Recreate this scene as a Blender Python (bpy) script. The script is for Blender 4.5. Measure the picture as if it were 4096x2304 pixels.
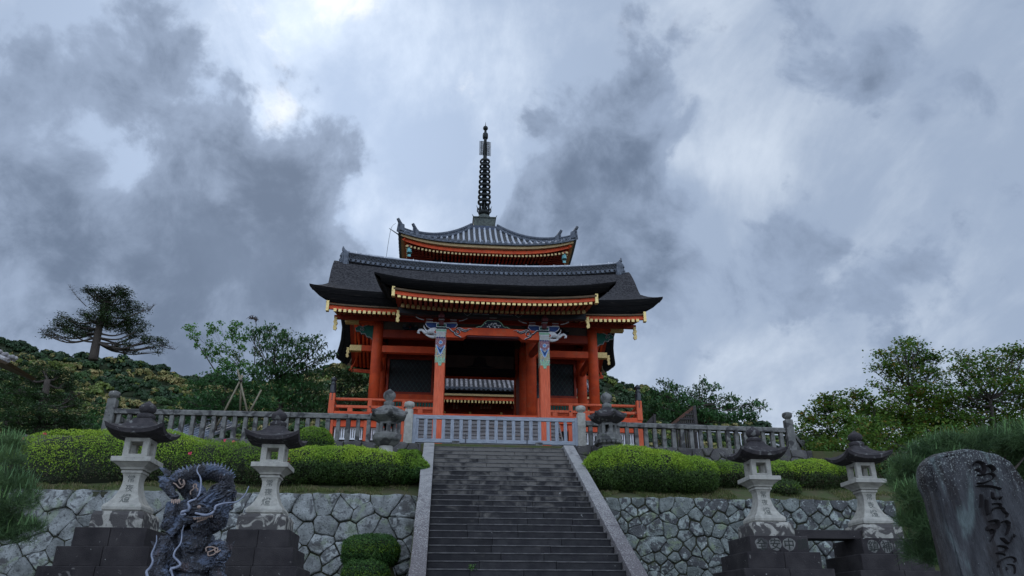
import bpy, math, random
import numpy as np
from mathutils import Vector, Matrix, noise as mnoise
R_ = math.radians
random.seed(7); rng = np.random.default_rng(7)
scene = bpy.context.scene
for o in list(bpy.data.objects): bpy.data.objects.remove(o)
C = scene.collection

# ---------------------------------------------------------------- camera
EYE = 1.6; FPX = 3040.0; PITCH = R_(23.6); YAW = R_(5.4)
cam_d = bpy.data.cameras.new('camera'); cam = bpy.data.objects.new('camera', cam_d); C.objects.link(cam)
cam_d.sensor_width = 36; cam_d.lens = FPX/4096*36; cam_d.clip_start = .05; cam_d.clip_end = 3000
cam.location = (0, 0, EYE); cam.rotation_euler = (math.pi/2+PITCH, 0, -YAW)
scene.camera = cam
scene.view_settings.view_transform = 'Standard'; scene.view_settings.look = 'None'
scene.view_settings.gamma = 1; scene.view_settings.exposure = 0.08
scene.render.resolution_x = 1024; scene.render.resolution_y = 576
scene.cycles.max_bounces = 6; scene.cycles.transparent_max_bounces = 4

def ray(px, py):
    u = (px-2048)/FPX; v = (1152-py)/FPX
    d = (u, math.cos(PITCH)-v*math.sin(PITCH), math.sin(PITCH)+v*math.cos(PITCH))
    c, s = math.cos(YAW), math.sin(YAW)
    return Vector((c*d[0]+s*d[1], -s*d[0]+c*d[1], d[2]))
def at(px, py, Y):
    """a measured point of the place: sight line (px,py) at the depth Y it stands at"""
    r = ray(px, py); return Vector((r.x/r.y*Y, Y, r.z/r.y*Y+EYE))

# ---------------------------------------------------------------- world: overcast evening sky
SUN = ray(1190, 480).normalized()
w = bpy.data.worlds.new('World'); scene.world = w; w.use_nodes = True
nt = w.node_tree; N = nt.nodes; L = nt.links; N.clear()
def nd(t, **k):
    n = N.new(t)
    for a, b in k.items(): setattr(n, a, b)
    return n
def mth(op, a, b=None, c=None, clamp=False):
    n = nd('ShaderNodeMath', operation=op); n.use_clamp = clamp
    for i, q in enumerate((a, b, c)):
        if q is None: continue
        if isinstance(q, (int, float)): n.inputs[i].default_value = q
        else: L.new(q, n.inputs[i])
    return n.outputs[0]
tc = nd('ShaderNodeTexCoord'); nrm = nd('ShaderNodeVectorMath', operation='NORMALIZE'); L.new(tc.outputs['Generated'], nrm.inputs[0]); DIR = nrm.outputs[0]
sep = nd('ShaderNodeSeparateXYZ'); L.new(DIR, sep.inputs[0])
zz = mth('ADD', mth('MAXIMUM', sep.outputs[2], -0.05), 0.38)
cx = mth('DIVIDE', sep.outputs[0], zz); cy = mth('DIVIDE', sep.outputs[1], zz)
cmb = nd('ShaderNodeCombineXYZ'); L.new(cx, cmb.inputs[0]); L.new(cy, cmb.inputs[1])
def noi(vec, sc, det, rough, dist=0, off=(0,0,0), stretch=(1,1,1), rot=0):
    mp = nd('ShaderNodeMapping'); L.new(vec, mp.inputs[0]); mp.inputs['Location'].default_value = off; mp.inputs['Scale'].default_value = stretch; mp.inputs['Rotation'].default_value = (0,0,rot)
    n = nd('ShaderNodeTexNoise'); n.inputs['Scale'].default_value = sc; n.inputs['Detail'].default_value = det; n.inputs['Roughness'].default_value = rough; n.inputs['Distortion'].default_value = dist
    L.new(mp.outputs[0], n.inputs['Vector']); return n
# domain warp of the direction
wn = noi(DIR, 5.0, 6, .6)
wv = nd('ShaderNodeVectorMath', operation='SUBTRACT'); L.new(wn.outputs['Color'], wv.inputs[0]); wv.inputs[1].default_value = (.5,.5,.5)
ws = nd('ShaderNodeVectorMath', operation='SCALE'); L.new(wv.outputs[0], ws.inputs[0]); ws.inputs[3].default_value = .13
wa = nd('ShaderNodeVectorMath', operation='ADD'); L.new(DIR, wa.inputs[0]); L.new(ws.outputs[0], wa.inputs[1])
wz = nd('ShaderNodeVectorMath', operation='NORMALIZE'); L.new(wa.outputs[0], wz.inputs[0]); WD = wz.outputs[0]
# cloud banks, as directions on the sky dome: (px, py, angular radius in px, weight)
BL = [(250,1000,330,.42),(700,1080,330,.42),(1060,830,210,.5),(1250,980,190,.42),(950,1250,300,.3),(300,700,150,.3),(60,180,110,.45),(60,420,150,.2),
      (1130,270,120,.38),(1330,250,110,.36),(720,500,150,.4),(900,560,90,.25),(1230,600,100,.3),(1420,420,130,.34),(1150,360,80,.15),
      (2080,470,80,.3),(2350,430,120,.42),(2480,520,120,.45),(2380,700,170,.5),(2300,850,170,.42),(2550,850,150,.45),(2650,1050,180,.5),(2400,1020,200,.4),(2750,790,70,.3),(2300,330,70,.25),
      (1760,650,110,.4),(1850,520,70,.2),(2750,470,45,.3),(3250,960,130,.3),(3100,1150,230,.28),(3700,180,170,.28),(4000,350,250,.22),(3300,220,150,.1),(3980,800,200,.1),(3700,1150,300,.22),(600,180,230,.16),(350,330,120,.15),
      (1130,150,170,-.62),(1350,90,150,-.3),(1150,470,120,-.75),(1010,620,90,-.3),(640,560,110,-.2),(1000,400,120,-.15),(1550,330,110,-.2),(1400,900,60,-.4),(1440,780,90,-.3),(1540,930,110,-.32),(700,740,130,-.18),(560,640,120,-.16),(1560,560,80,-.15),(2000,560,110,-.2),
      (2050,250,200,-.2),(2700,560,120,-.12),(2800,700,200,-.12),(2650,300,220,-.08),(3300,150,150,-.0),(3750,60,90,-.3),(3700,420,160,-.08),(2900,1000,120,-.1),(3150,650,250,-.1),(1750,200,200,-.12),(3900,950,150,-.12),(3300,1500,300,-.22),(2900,1450,150,-.15),(900,1200,100,.1),(500,1300,400,.05),(250,1150,450,.26),(700,1250,350,.16),(3300,1150,550,.14),(3700,700,500,.06),(1150,330,260,.1),(2450,620,60,-.25)]
acc = None
for (bx, by, br, bw) in BL:
    d0 = ray(bx, by).normalized(); sg = br/FPX
    dn = nd('ShaderNodeVectorMath', operation='DOT_PRODUCT'); L.new(WD, dn.inputs[0]); dn.inputs[1].default_value = d0
    e = mth('POWER', math.e, mth('MULTIPLY_ADD', dn.outputs['Value'], 1/sg**2, -1/sg**2))
    acc = mth('MULTIPLY', e, bw) if acc is None else mth('MULTIPLY_ADD', e, bw, acc)
def sstep(v, lo, hi):
    n = nd('ShaderNodeMapRange', interpolation_type='SMOOTHSTEP'); L.new(v, n.inputs[0]); n.inputs[1].default_value = lo; n.inputs[2].default_value = hi; return n.outputs[0]
def cmix(fac, a, b):
    n = nd('ShaderNodeMix', data_type='RGBA'); L.new(fac, n.inputs[0])
    for i, q in ((6, a), (7, b)):
        if isinstance(q, tuple): n.inputs[i].default_value = (*q, 1)
        else: L.new(q, n.inputs[i])
    return n.outputs[2]
n1 = noi(DIR, 6.2, 12, .58, .35, (3.1,1.7,.4)); n2 = noi(DIR, 13, 9, .62, .3, (1,4,2)); n4 = noi(DIR, 2.6, 8, .6, .3, (5,1,7))
n3 = noi(cmb.outputs[0], 3.0, 10, .60, .35, (8,2,0), (1.7,.75,1), .5)
# high thin layer
hi = mth('ADD', mth('MULTIPLY_ADD', n3.outputs[0], 1.35, -.27), mth('MULTIPLY_ADD', n2.outputs[0], .35, -.175))
hi = mth('ADD', hi, mth('MULTIPLY_ADD', n4.outputs[0], .8, -.40)); hi = mth('ADD', hi, mth('MULTIPLY', mth('MINIMUM', acc, .0), -.55)); hi = mth('ADD', hi, mth('MULTIPLY', mth('MAXIMUM', acc, .0), -.75))
layer1 = cmix(sstep(hi, .08, .85), (.375,.465,.62), (.70,.79,.92))
gl = nd('ShaderNodeVectorMath', operation='DOT_PRODUCT'); L.new(DIR, gl.inputs[0]); gl.inputs[1].default_value = SUN
glow = mth('POWER', math.e, mth('MULTIPLY_ADD', gl.outputs['Value'], 18.0, -18.0)); lv = nd('ShaderNodeVectorMath', operation='SCALE'); L.new(layer1, lv.inputs[0]); L.new(mth('MULTIPLY_ADD', glow, .42, .92), lv.inputs[3]); layer1 = lv.outputs[0]
brk = sstep(mth('SUBTRACT', mth('ADD', mth('MULTIPLY_ADD', n1.outputs[0], 1.3, -.65), mth('MULTIPLY_ADD', n2.outputs[0], 1.3, -.65)), acc), .15, .75); layer1 = cmix(brk, layer1, (1.12,1.12,1.12))
# low dark banks with frayed edges
A = mth('ADD', mth('MULTIPLY', acc, .80), mth('MULTIPLY_ADD', n1.outputs[0], 2.8, -1.41)); A = mth('ADD', A, mth('MULTIPLY_ADD', n2.outputs[0], 1.1, -.55))
alpha = mth('MULTIPLY', sstep(A, .04, .36), .93)
dk = cmix(sstep(mth('ADD', A, mth('MULTIPLY_ADD', n2.outputs[0], .9, -.45)), .10, 1.25), (.32,.40,.545), (.128,.172,.255)); dk = cmix(mth('MULTIPLY', sstep(n4.outputs[0], .42, .66), .35), dk, (.27,.345,.48))
cloud = cmix(alpha, layer1, dk)
# thin veil lets the real sky through where the cloud is thinnest near the sun
sky = nd('ShaderNodeTexSky', sky_type='NISHITA'); sky.sun_disc = False
sky.sun_elevation = math.asin(SUN.z); sky.sun_rotation = math.atan2(SUN.x, SUN.y); sky.altitude = 100; sky.dust_density = .3
sk = nd('ShaderNodeVectorMath', operation='SCALE'); L.new(sky.outputs[0], sk.inputs[0]); sk.inputs[3].default_value = .06
mx = nd('ShaderNodeMix', data_type='RGBA'); mx.inputs[0].default_value = .95; L.new(sk.outputs[0], mx.inputs[6]); L.new(cloud, mx.inputs[7])
# unseen sky behind the camera, brightened as added fill for front faces
FILL = 2.65
yb = mth('MULTIPLY_ADD', sep.outputs[1], -1.6, 0.1, clamp=True)
br_ = mth('MULTIPLY_ADD', yb, FILL-1, 1.0)
vs = nd('ShaderNodeVectorMath', operation='SCALE'); L.new(mx.outputs[2], vs.inputs[0]); L.new(br_, vs.inputs[3])
bg = nd('ShaderNodeBackground'); L.new(vs.outputs[0], bg.inputs[0]); bg.inputs[1].default_value = 1.0
ow = nd('ShaderNodeOutputWorld'); L.new(bg.outputs[0], ow.inputs[0])
sl = bpy.data.lights.new('sun', 'SUN'); sl.energy = .6; sl.angle = R_(25); sl.color = (1, .93, .82)
so = bpy.data.objects.new('sun', sl); C.objects.link(so); so.rotation_euler = SUN.to_track_quat('Z', 'Y').to_euler()

# ---------------------------------------------------------------- materials
def M(name, c1, c2=None, sc=4, point=None, det=5, rough=.8, bump=.2, bsc=None, stains=(), isl=0, spec=.3, stretch=(1,1,1), metal=0, trans=0, bdist=.02):
    m = bpy.data.materials.new(name); m.use_nodes = True; nt = m.node_tree; nn = nt.nodes; ll = nt.links
    p = nn['Principled BSDF']; p.inputs['Roughness'].default_value = rough; p.inputs['Specular IOR Level'].default_value = spec; p.inputs['Metallic'].default_value = metal
    g = nn.new('ShaderNodeNewGeometry'); mp = nn.new('ShaderNodeMapping'); ll.new(g.outputs['Position'], mp.inputs[0]); mp.inputs['Scale'].default_value = stretch
    def ns(s, d=5, off=0, dist=0, src=None):
        n = nn.new('ShaderNodeTexNoise'); n.inputs['Scale'].default_value = s; n.inputs['Detail'].default_value = d; n.inputs['Distortion'].default_value = dist
        q = nn.new('ShaderNodeVectorMath'); q.operation = 'ADD'; ll.new(src or mp.outputs[0], q.inputs[0]); q.inputs[1].default_value = (off*3.7, off*1.3, off*2.1); ll.new(q.outputs[0], n.inputs['Vector']); return n.outputs[0]
    def mr(v, a, b):
        n = nn.new('ShaderNodeMapRange'); n.interpolation_type = 'SMOOTHSTEP'; ll.new(v, n.inputs[0]); n.inputs[1].default_value = a; n.inputs[2].default_value = b; return n.outputs[0]
    def mixc(f, a, b):
        n = nn.new('ShaderNodeMix'); n.data_type = 'RGBA'; n.clamp_factor = True
        if isinstance(f, float): n.inputs[0].default_value = f
        else: ll.new(f, n.inputs[0])
        for i, q in ((6, a), (7, b)):
            if isinstance(q, tuple): n.inputs[i].default_value = (*q, 1)
            else: ll.new(q, n.inputs[i])
        return n.outputs[2]
    def mt(op, a, b):
        n = nn.new('ShaderNodeMath'); n.operation = op
        for i, q in enumerate((a, b)):
            if isinstance(q, (int, float)): n.inputs[i].default_value = q
            else: ll.new(q, n.inputs[i])
        return n.outputs[0]
    col = mixc(mr(ns(sc, det), .3, .7), c1, c2 or c1)
    if isl:
        n = nn.new('ShaderNodeMapRange'); ll.new(g.outputs['Random Per Island'], n.inputs[0]); n.inputs[3].default_value = 1-isl; n.inputs[4].default_value = 1+isl
        v = nn.new('ShaderNodeVectorMath'); v.operation = 'SCALE'; ll.new(col, v.inputs[0]); ll.new(n.outputs[0], v.inputs[3]); col = v.outputs[0]
    for i, st in enumerate(stains):
        c, s, lo, hi = st[:4]; opt = st[4] if len(st) > 4 else {}
        v = ns(s, opt.get('det', 6), i+1, opt.get('dist', .5), g.outputs['Position'] if opt.get('raw') else None)
        if 'z' in opt:   # weathering that depends on height: centre the threshold on the world height
            sp = nn.new('ShaderNodeSeparateXYZ'); ll.new(g.outputs['Position'], sp.inputs[0])
            z0, z1, amt = opt['z']; zr = nn.new('ShaderNodeMapRange'); ll.new(sp.outputs[2], zr.inputs[0]); zr.inputs[1].default_value = z0; zr.inputs[2].default_value = z1; zr.inputs[3].default_value = -amt; zr.inputs[4].default_value = amt
            v = mt('ADD', v, zr.outputs[0])
        if 'up' in opt:  # more tint on upward faces, a highlight painted into the colour
            sp = nn.new('ShaderNodeSeparateXYZ'); ll.new(g.outputs['Normal'], sp.inputs[0]); v = mt('ADD', v, mt('MULTIPLY', sp.outputs[2], opt['up']))
        if 'isl' in opt: v = mt('ADD', v, mt('MULTIPLY', mt('SUBTRACT', g.outputs['Random Per Island'], .5), opt['isl']))
        fac = mt('MULTIPLY', mr(v, lo, hi), opt.get('a', 1.0)); col = mixc(fac, col, c)
    if point: col = mixc(mr(g.outputs['Pointiness'], point[1], point[2]), col, point[0])
    ll.new(col, p.inputs['Base Color'])
    if bump:
        b = nn.new('ShaderNodeBump'); b.inputs['Strength'].default_value = bump; b.inputs['Distance'].default_value = bdist; ll.new(ns(bsc or sc*4, 6, 9), b.inputs['Height']); ll.new(b.outputs[0], p.inputs['Normal'])
    if trans:
        t = nn.new('ShaderNodeBsdfTranslucent'); ll.new(col, t.inputs[0]); a = nn.new('ShaderNodeMixShader'); a.inputs[0].default_value = trans
        ll.new(p.outputs[0], a.inputs[1]); ll.new(t.outputs[0], a.inputs[2]); ll.new(a.outputs[0], nn['Material Output'].inputs[0])
    return m
def leafmat(name, c1, c2, c3=None, rough=.55, trans=.3, sc=.6, f3=(.55,.7)):
    m = M(name, c1, c2, sc=sc, det=3, rough=rough, bump=0, isl=.35, trans=trans, spec=.25, stains=((c3, 2.5, f3[0], f3[1], {'isl': .5}),) if c3 else ())
    return m
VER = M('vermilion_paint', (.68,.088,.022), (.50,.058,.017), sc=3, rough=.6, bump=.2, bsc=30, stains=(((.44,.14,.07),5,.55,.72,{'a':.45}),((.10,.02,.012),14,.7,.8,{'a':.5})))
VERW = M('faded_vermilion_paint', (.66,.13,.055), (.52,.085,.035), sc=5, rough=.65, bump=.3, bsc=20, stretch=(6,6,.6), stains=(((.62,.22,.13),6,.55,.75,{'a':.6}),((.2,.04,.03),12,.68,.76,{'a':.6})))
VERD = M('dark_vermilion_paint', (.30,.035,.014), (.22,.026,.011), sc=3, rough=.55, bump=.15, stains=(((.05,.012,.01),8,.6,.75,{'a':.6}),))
GOLD = M('gilt_metal', (.80,.62,.26), (.66,.48,.18), sc=20, rough=.45, bump=.1, metal=.25, spec=.5)
GOLDD = M('dull_gilt_metal', (.55,.40,.18), (.42,.30,.13), sc=20, rough=.5, bump=.1, metal=.2, spec=.5)
BARK = M('cypress_bark_thatch', (.075,.072,.075), (.016,.015,.018), sc=11, det=8, rough=.95, bump=1.0, bsc=55, bdist=.05, spec=.1, stretch=(1,.6,1), stains=(((.035,.033,.035),5,.5,.75,{'a':.6}),((.11,.107,.11),22,.58,.66,{'a':.8})))
BARKE = M('cut_bark_eave_edge', (.013,.012,.012), (.007,.007,.008), sc=12, rough=.95, bump=.6, bsc=70, stretch=(.2,.2,3), spec=.05, stains=(((.05,.042,.035),9,.62,.72,{'a':.5}),))
LINEW = M('weathered_eave_board', (.13,.085,.05), (.07,.05,.03), sc=9, rough=.85, stretch=(.3,.3,3))
TILE = M('grey_roof_tile', (.115,.13,.16), (.055,.065,.085), sc=9, rough=.55, bump=.35, bsc=40, spec=.3, stains=(((.28,.30,.33),12,.6,.72,{'a':.6}),((.03,.035,.04),6,.55,.7,{'a':.6})))
TILEL = M('pale_tile_ribs', (.44,.46,.50), (.30,.32,.36), sc=8, rough=.55, bump=.3, bsc=30, spec=.3, stains=(((.14,.14,.16),7,.58,.68,{'a':.75}),((.06,.07,.1),26,.68,.72,{'a':.8})))  # sky reflection on the glossy ribs put into a pale base colour
TILEM = M('mottled_tile_ribs', (.36,.34,.34), (.20,.19,.20), sc=5, rough=.6, bump=.4, bsc=30, isl=.3, stains=(((.12,.10,.10),7,.5,.65,{'a':.75}),((.6,.6,.6),15,.66,.72,{'a':.5})))
PANS = M('dark_pan_tiles', (.035,.037,.042), (.07,.068,.066), sc=14, rough=.7, bump=.6, bsc=40)
BRONZE = M('black_bronze', (.010,.013,.014), (.018,.021,.021), sc=7, rough=.5, bump=.3, metal=.3, stains=(((.07,.085,.07),9,.6,.75,{'a':.4}),))
BRONZEG = M('green_bronze', (.085,.10,.085), (.04,.048,.045), sc=6, rough=.6, bump=.3, stains=(((.03,.03,.028),8,.5,.65,{'a':.8}),))
VERDI = M('verdigris_bell', (.22,.50,.52), (.10,.28,.30), sc=9, rough=.6)
BLUE = M('blue_paint', (.014,.045,.17), (.010,.032,.12), sc=9, rough=.6); BLUEL = M('light_blue_paint', (.12,.32,.62), (.08,.22,.5), sc=14, rough=.6)
GREEN = M('green_paint', (.012,.13,.095), (.01,.085,.065), sc=9, rough=.6); GREENL = M('pale_green_paint', (.22,.42,.28), (.30,.50,.36), sc=14, rough=.6)
WHITE = M('white_paint', (.72,.72,.74), (.58,.58,.61), sc=9, rough=.6, bump=.1, stains=(((.35,.34,.34),14,.62,.75,{'a':.5}),))
DARKB = M('dark_painted_timber', (.022,.026,.034), (.035,.033,.036), sc=3, rough=.6, bump=.2); NAVY = M('navy_painted_timber', (.02,.035,.06), (.015,.022,.04), sc=3, rough=.6)
PLAST = M('grey_brown_plaster', (.16,.13,.115), (.12,.10,.09), sc=3, rough=.9)
OUTL = M('grey_outline_paint', (.30,.30,.31), rough=.7, bump=0); MAROON = M('maroon_paint', (.10,.018,.022), (.06,.012,.016), sc=9, rough=.6)
BLACK = M('black_lacquered_metal', (.012,.014,.018), (.022,.024,.03), sc=9, rough=.35, spec=.5)
PAINTP = M('floral_painted_panel', (.42,.34,.18), (.30,.36,.22), sc=40, det=2, rough=.6, bump=.1, stains=(((.06,.12,.35),24,.58,.62,{'det':1}),((.5,.18,.08),28,.6,.63,{'det':1}),((.10,.30,.2),33,.62,.65,{'det':1}),((.7,.7,.66),30,.66,.69,{'det':1})))
GRANL = M('pale_granite', (.40,.385,.34), (.30,.29,.26), sc=9, det=8, rough=.85, bump=.4, bsc=120, stains=(((.12,.12,.115),70,.60,.68,{'a':.6}),((.16,.15,.13),2.6,.56,.72,{'a':.55}),((.19,.22,.16),5,.62,.75,{'a':.4})))
GRANM = M('lichened_grey_stone', (.19,.185,.175), (.11,.11,.105), sc=7, det=8, rough=.9, bump=.6, bsc=70, stains=(((.035,.034,.036),3.2,.50,.62,{'a':.85}),((.33,.34,.31),13,.66,.72,{'a':.6}),((.10,.12,.07),5,.64,.75,{'a':.5})))
ROOFST = M('blackened_roof_stone', (.052,.046,.048), (.030,.027,.030), sc=7, det=8, rough=.92, bump=.7, bsc=70, stains=(((.20,.20,.19),7,.58,.70,{'a':.7}),((.42,.42,.40),14,.70,.73,{'a':.8})))
STEPB = M('black_stained_step_stone', (.022,.019,.021), (.042,.037,.038), sc=3, det=8, rough=.9, bump=.5, bsc=50, isl=.15, stains=(((.20,.19,.18),5,.66,.73,{'a':.55,'dist':1.2}),((.45,.45,.43),24,.72,.74,{'a':.8})))
STAIR = M('worn_stair_granite', (.016,.0155,.018), (.030,.029,.031), sc=5, det=8, rough=.88, bump=.5, bsc=60, isl=.3, stains=(((.15,.139,.126),3.2,.40,.70,{'a':.9,'z':(3.1,6.4,.26),'isl':.10,'dist':.6}),((.40,.40,.39),15,.73,.76,{'a':.8}),((.02,.018,.022),4,.58,.68,{'a':.6,'z':(6.5,2.0,.06)})))
STAIRN = M('lit_edge_nosing', (.12,.115,.115), (.06,.058,.06), sc=6, rough=.85, bump=.4)  # pale strip that paints the lit upper edge of each step
CURB = M('speckled_curb_granite', (.31,.30,.29), (.24,.235,.235), sc=5, det=8, rough=.85, bump=.4, bsc=120, stains=(((.09,.075,.08),38,.52,.58,{'a':.85,'z':(6.0,2.5,.14)}),((.10,.09,.095),2.5,.56,.68,{'a':.6})))
RUBL = M('pale_rubble_wall_stone', (.31,.325,.32), (.175,.185,.18), sc=5, det=10, rough=.9, bump=1.0, bsc=26, isl=.38, bdist=.03, stains=(((.06,.06,.063),7,.54,.62,{'a':.75,'isl':.22,'det':9}),((.20,.24,.16),3.4,.54,.66,{'a':.6}),((.05,.05,.052),24,.57,.63,{'a':.6}),((.07,.065,.062),1.5,.56,.64,{'a':.6,'isl':.2})))
RUBM = M('mottled_rubble_wall_stone', (.28,.31,.295), (.15,.17,.16), sc=5, det=10, rough=.9, bump=1.0, bsc=26, isl=.42, bdist=.03, stains=(((.045,.043,.048),7,.50,.59,{'a':.85,'isl':.35,'det':9}),((.22,.27,.15),3.0,.55,.68,{'a':.6}),((.05,.05,.055),22,.56,.62,{'a':.6}),((.55,.57,.55),18,.64,.69,{'a':.6})))
RUBD = M('dark_mossy_base_stone', (.065,.06,.062), (.10,.095,.09), sc=4, det=8, rough=.95, bump=.8, bsc=24, isl=.3, bdist=.03, stains=(((.30,.31,.29),14,.64,.70,{'a':.6}),((.10,.12,.05),3,.6,.7,{'a':.5})))
JOINT = M('earth_in_the_joints', (.03,.028,.022), (.05,.055,.03), sc=9, rough=1)
SOIL = M('mossy_earth', (.075,.068,.035), (.055,.075,.025), sc=2.5, det=8, rough=1, bump=.8, stains=(((.12,.10,.06),9,.6,.7,{'a':.6}),))
PAVE = M('pale_paving', (.22,.21,.20), (.16,.155,.15), sc=1.5, rough=.9)
WOODG = M('silvered_timber', (.30,.325,.37), (.21,.23,.27), sc=10, rough=.8, bump=.4, bsc=40, stretch=(3,3,.5), stains=(((.12,.12,.13),12,.64,.72,{'a':.6}),))
WOODGH = M('silvered_timber_rail', (.30,.325,.37), (.21,.23,.27), sc=10, rough=.8, bump=.4, bsc=40, stretch=(.5,3,3), stains=(((.10,.10,.11),12,.64,.72,{'a':.6}),))
PLANK = M('grey_stair_plank', (.24,.23,.235), (.15,.14,.14), sc=6, det=8, rough=.85, bump=.6, bsc=30, isl=.2, stretch=(.25,1,5), stains=(((.22,.15,.10),3,.58,.68,{'a':.6}),))
BAMB = M('bamboo_pole', (.22,.19,.13), (.15,.13,.09), sc=10, rough=.5); WOODD = M('dark_weathered_timber', (.035,.033,.036), (.06,.05,.045), sc=9, rough=.8, stretch=(.5,.5,3), bump=.4)
DRAG = M('dark_cast_bronze', (.028,.029,.038), (.015,.015,.019), point=((.11,.135,.19),.50,.62), sc=6, det=8, rough=.5, bump=1.0, bsc=38, bdist=.03, metal=.1, spec=.5, stains=(((.13,.17,.26),3.2,.52,.68,{'a':.6,'up':.10}),((.075,.05,.05),5,.58,.7,{'a':.6}),((.30,.36,.45),11,.70,.74,{'a':.5,'up':.12})))  # paler upward faces and ridges: highlights painted in, with some edge wear
WHISK = M('pale_whisker_metal', (.25,.27,.34), (.16,.18,.24), sc=15, rough=.4, metal=.1); CURL = M('tan_curl_inlay', (.30,.22,.18), (.2,.15,.13), sc=15, rough=.6)
STELE = M('dark_memorial_stone', (.024,.024,.028), (.060,.062,.068), sc=6, det=10, rough=.8, bump=1.0, bdist=.04, bsc=34, stretch=(1.6,1.6,.35), stains=(((.022,.019,.020),4.5,.50,.62,{'a':.85,'dist':1.0}),((.30,.33,.32),60,.60,.68,{'a':.6,'z':(2.55,3.1,.08),'raw':1,'dist':.2}),((.13,.17,.17),3.0,.54,.70,{'a':.7})))
INK = M('carved_dark_lettering', (.030,.033,.03), rough=1, bump=0); INKF = M('worn_carved_lettering', (.10,.105,.095), (.20,.20,.18), sc=14, rough=1, bump=0); INKS = M('deep_carved_strokes', (.012,.010,.011), rough=1, bump=0)
TRUNK = M('grey_brown_bark', (.085,.07,.058), (.05,.042,.037), sc=10, rough=.95, bump=.8, stretch=(3,3,.6)); TWIG = M('dark_twig_bark', (.04,.033,.03), (.06,.05,.045), sc=8, rough=.9)
HILLM = M('forest_floor', (.02,.028,.012), rough=1, bump=0)
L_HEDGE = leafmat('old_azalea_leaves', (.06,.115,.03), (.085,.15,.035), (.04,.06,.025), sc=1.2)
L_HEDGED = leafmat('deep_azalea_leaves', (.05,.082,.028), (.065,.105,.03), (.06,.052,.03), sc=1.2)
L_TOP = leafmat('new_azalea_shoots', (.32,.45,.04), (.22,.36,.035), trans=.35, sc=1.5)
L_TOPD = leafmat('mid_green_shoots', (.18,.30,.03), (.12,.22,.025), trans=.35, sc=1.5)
L_BOX = leafmat('dwarf_shrub_leaves', (.05,.125,.03), (.035,.09,.02), (.09,.18,.04), sc=2)
L_CHERRY = leafmat('cherry_leaves', (.05,.135,.045), (.08,.18,.055), (.03,.08,.03), sc=.8)
L_MAPY = leafmat('young_maple_leaves', (.12,.26,.06), (.08,.19,.045), sc=.8, trans=.4)
L_MAPLE = leafmat('olive_maple_leaves', (.12,.20,.03), (.075,.145,.028), (.24,.15,.035), sc=.5, trans=.4, f3=(.66,.8))
L_PINE = leafmat('pine_needles', (.06,.115,.045), (.09,.155,.05), (.035,.07,.03), sc=.9, trans=.1)
L_PINEN = leafmat('bright_pine_candles', (.17,.30,.10), (.14,.25,.12), sc=1.2, trans=.2)
L_FIR = leafmat('dark_fir_foliage', (.040,.075,.034), (.06,.105,.038), (.05,.05,.035), sc=.3, trans=.05)
L_DARK = leafmat('dark_mixed_foliage', (.038,.072,.032), (.055,.105,.04), (.08,.14,.045), sc=.7, trans=.15)
L_F1 = leafmat('forest_dark_green', (.024,.050,.024), (.034,.068,.028), sc=.08, trans=.1); L_F2 = leafmat('forest_mid_green', (.055,.105,.030), (.042,.085,.030), sc=.08, trans=.15)
L_F3 = leafmat('forest_golden_blossom', (.42,.33,.14), (.28,.25,.09), (.10,.13,.04), sc=.25, trans=.15, f3=(.5,.62)); L_F4 = leafmat('forest_yellow_green', (.16,.20,.045), (.11,.15,.035), sc=.1, trans=.15)
FLOWER = M('pink_azalea_flower', (.75,.10,.16), rough=.6, bump=0); GRASS = leafmat('dry_grass_blades', (.14,.15,.05), (.08,.12,.03), (.20,.17,.09), sc=1.5)

PLINTH = M('half_stained_granite_plinth', (.36,.345,.31), (.27,.26,.23), sc=9, det=8, rough=.9, bump=.6, bsc=60, stains=(((.045,.040,.042),3.5,.44,.52,{'a':.9,'det':8,'dist':1.4}),((.05,.045,.045),16,.60,.68,{'a':.7})))
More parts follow.
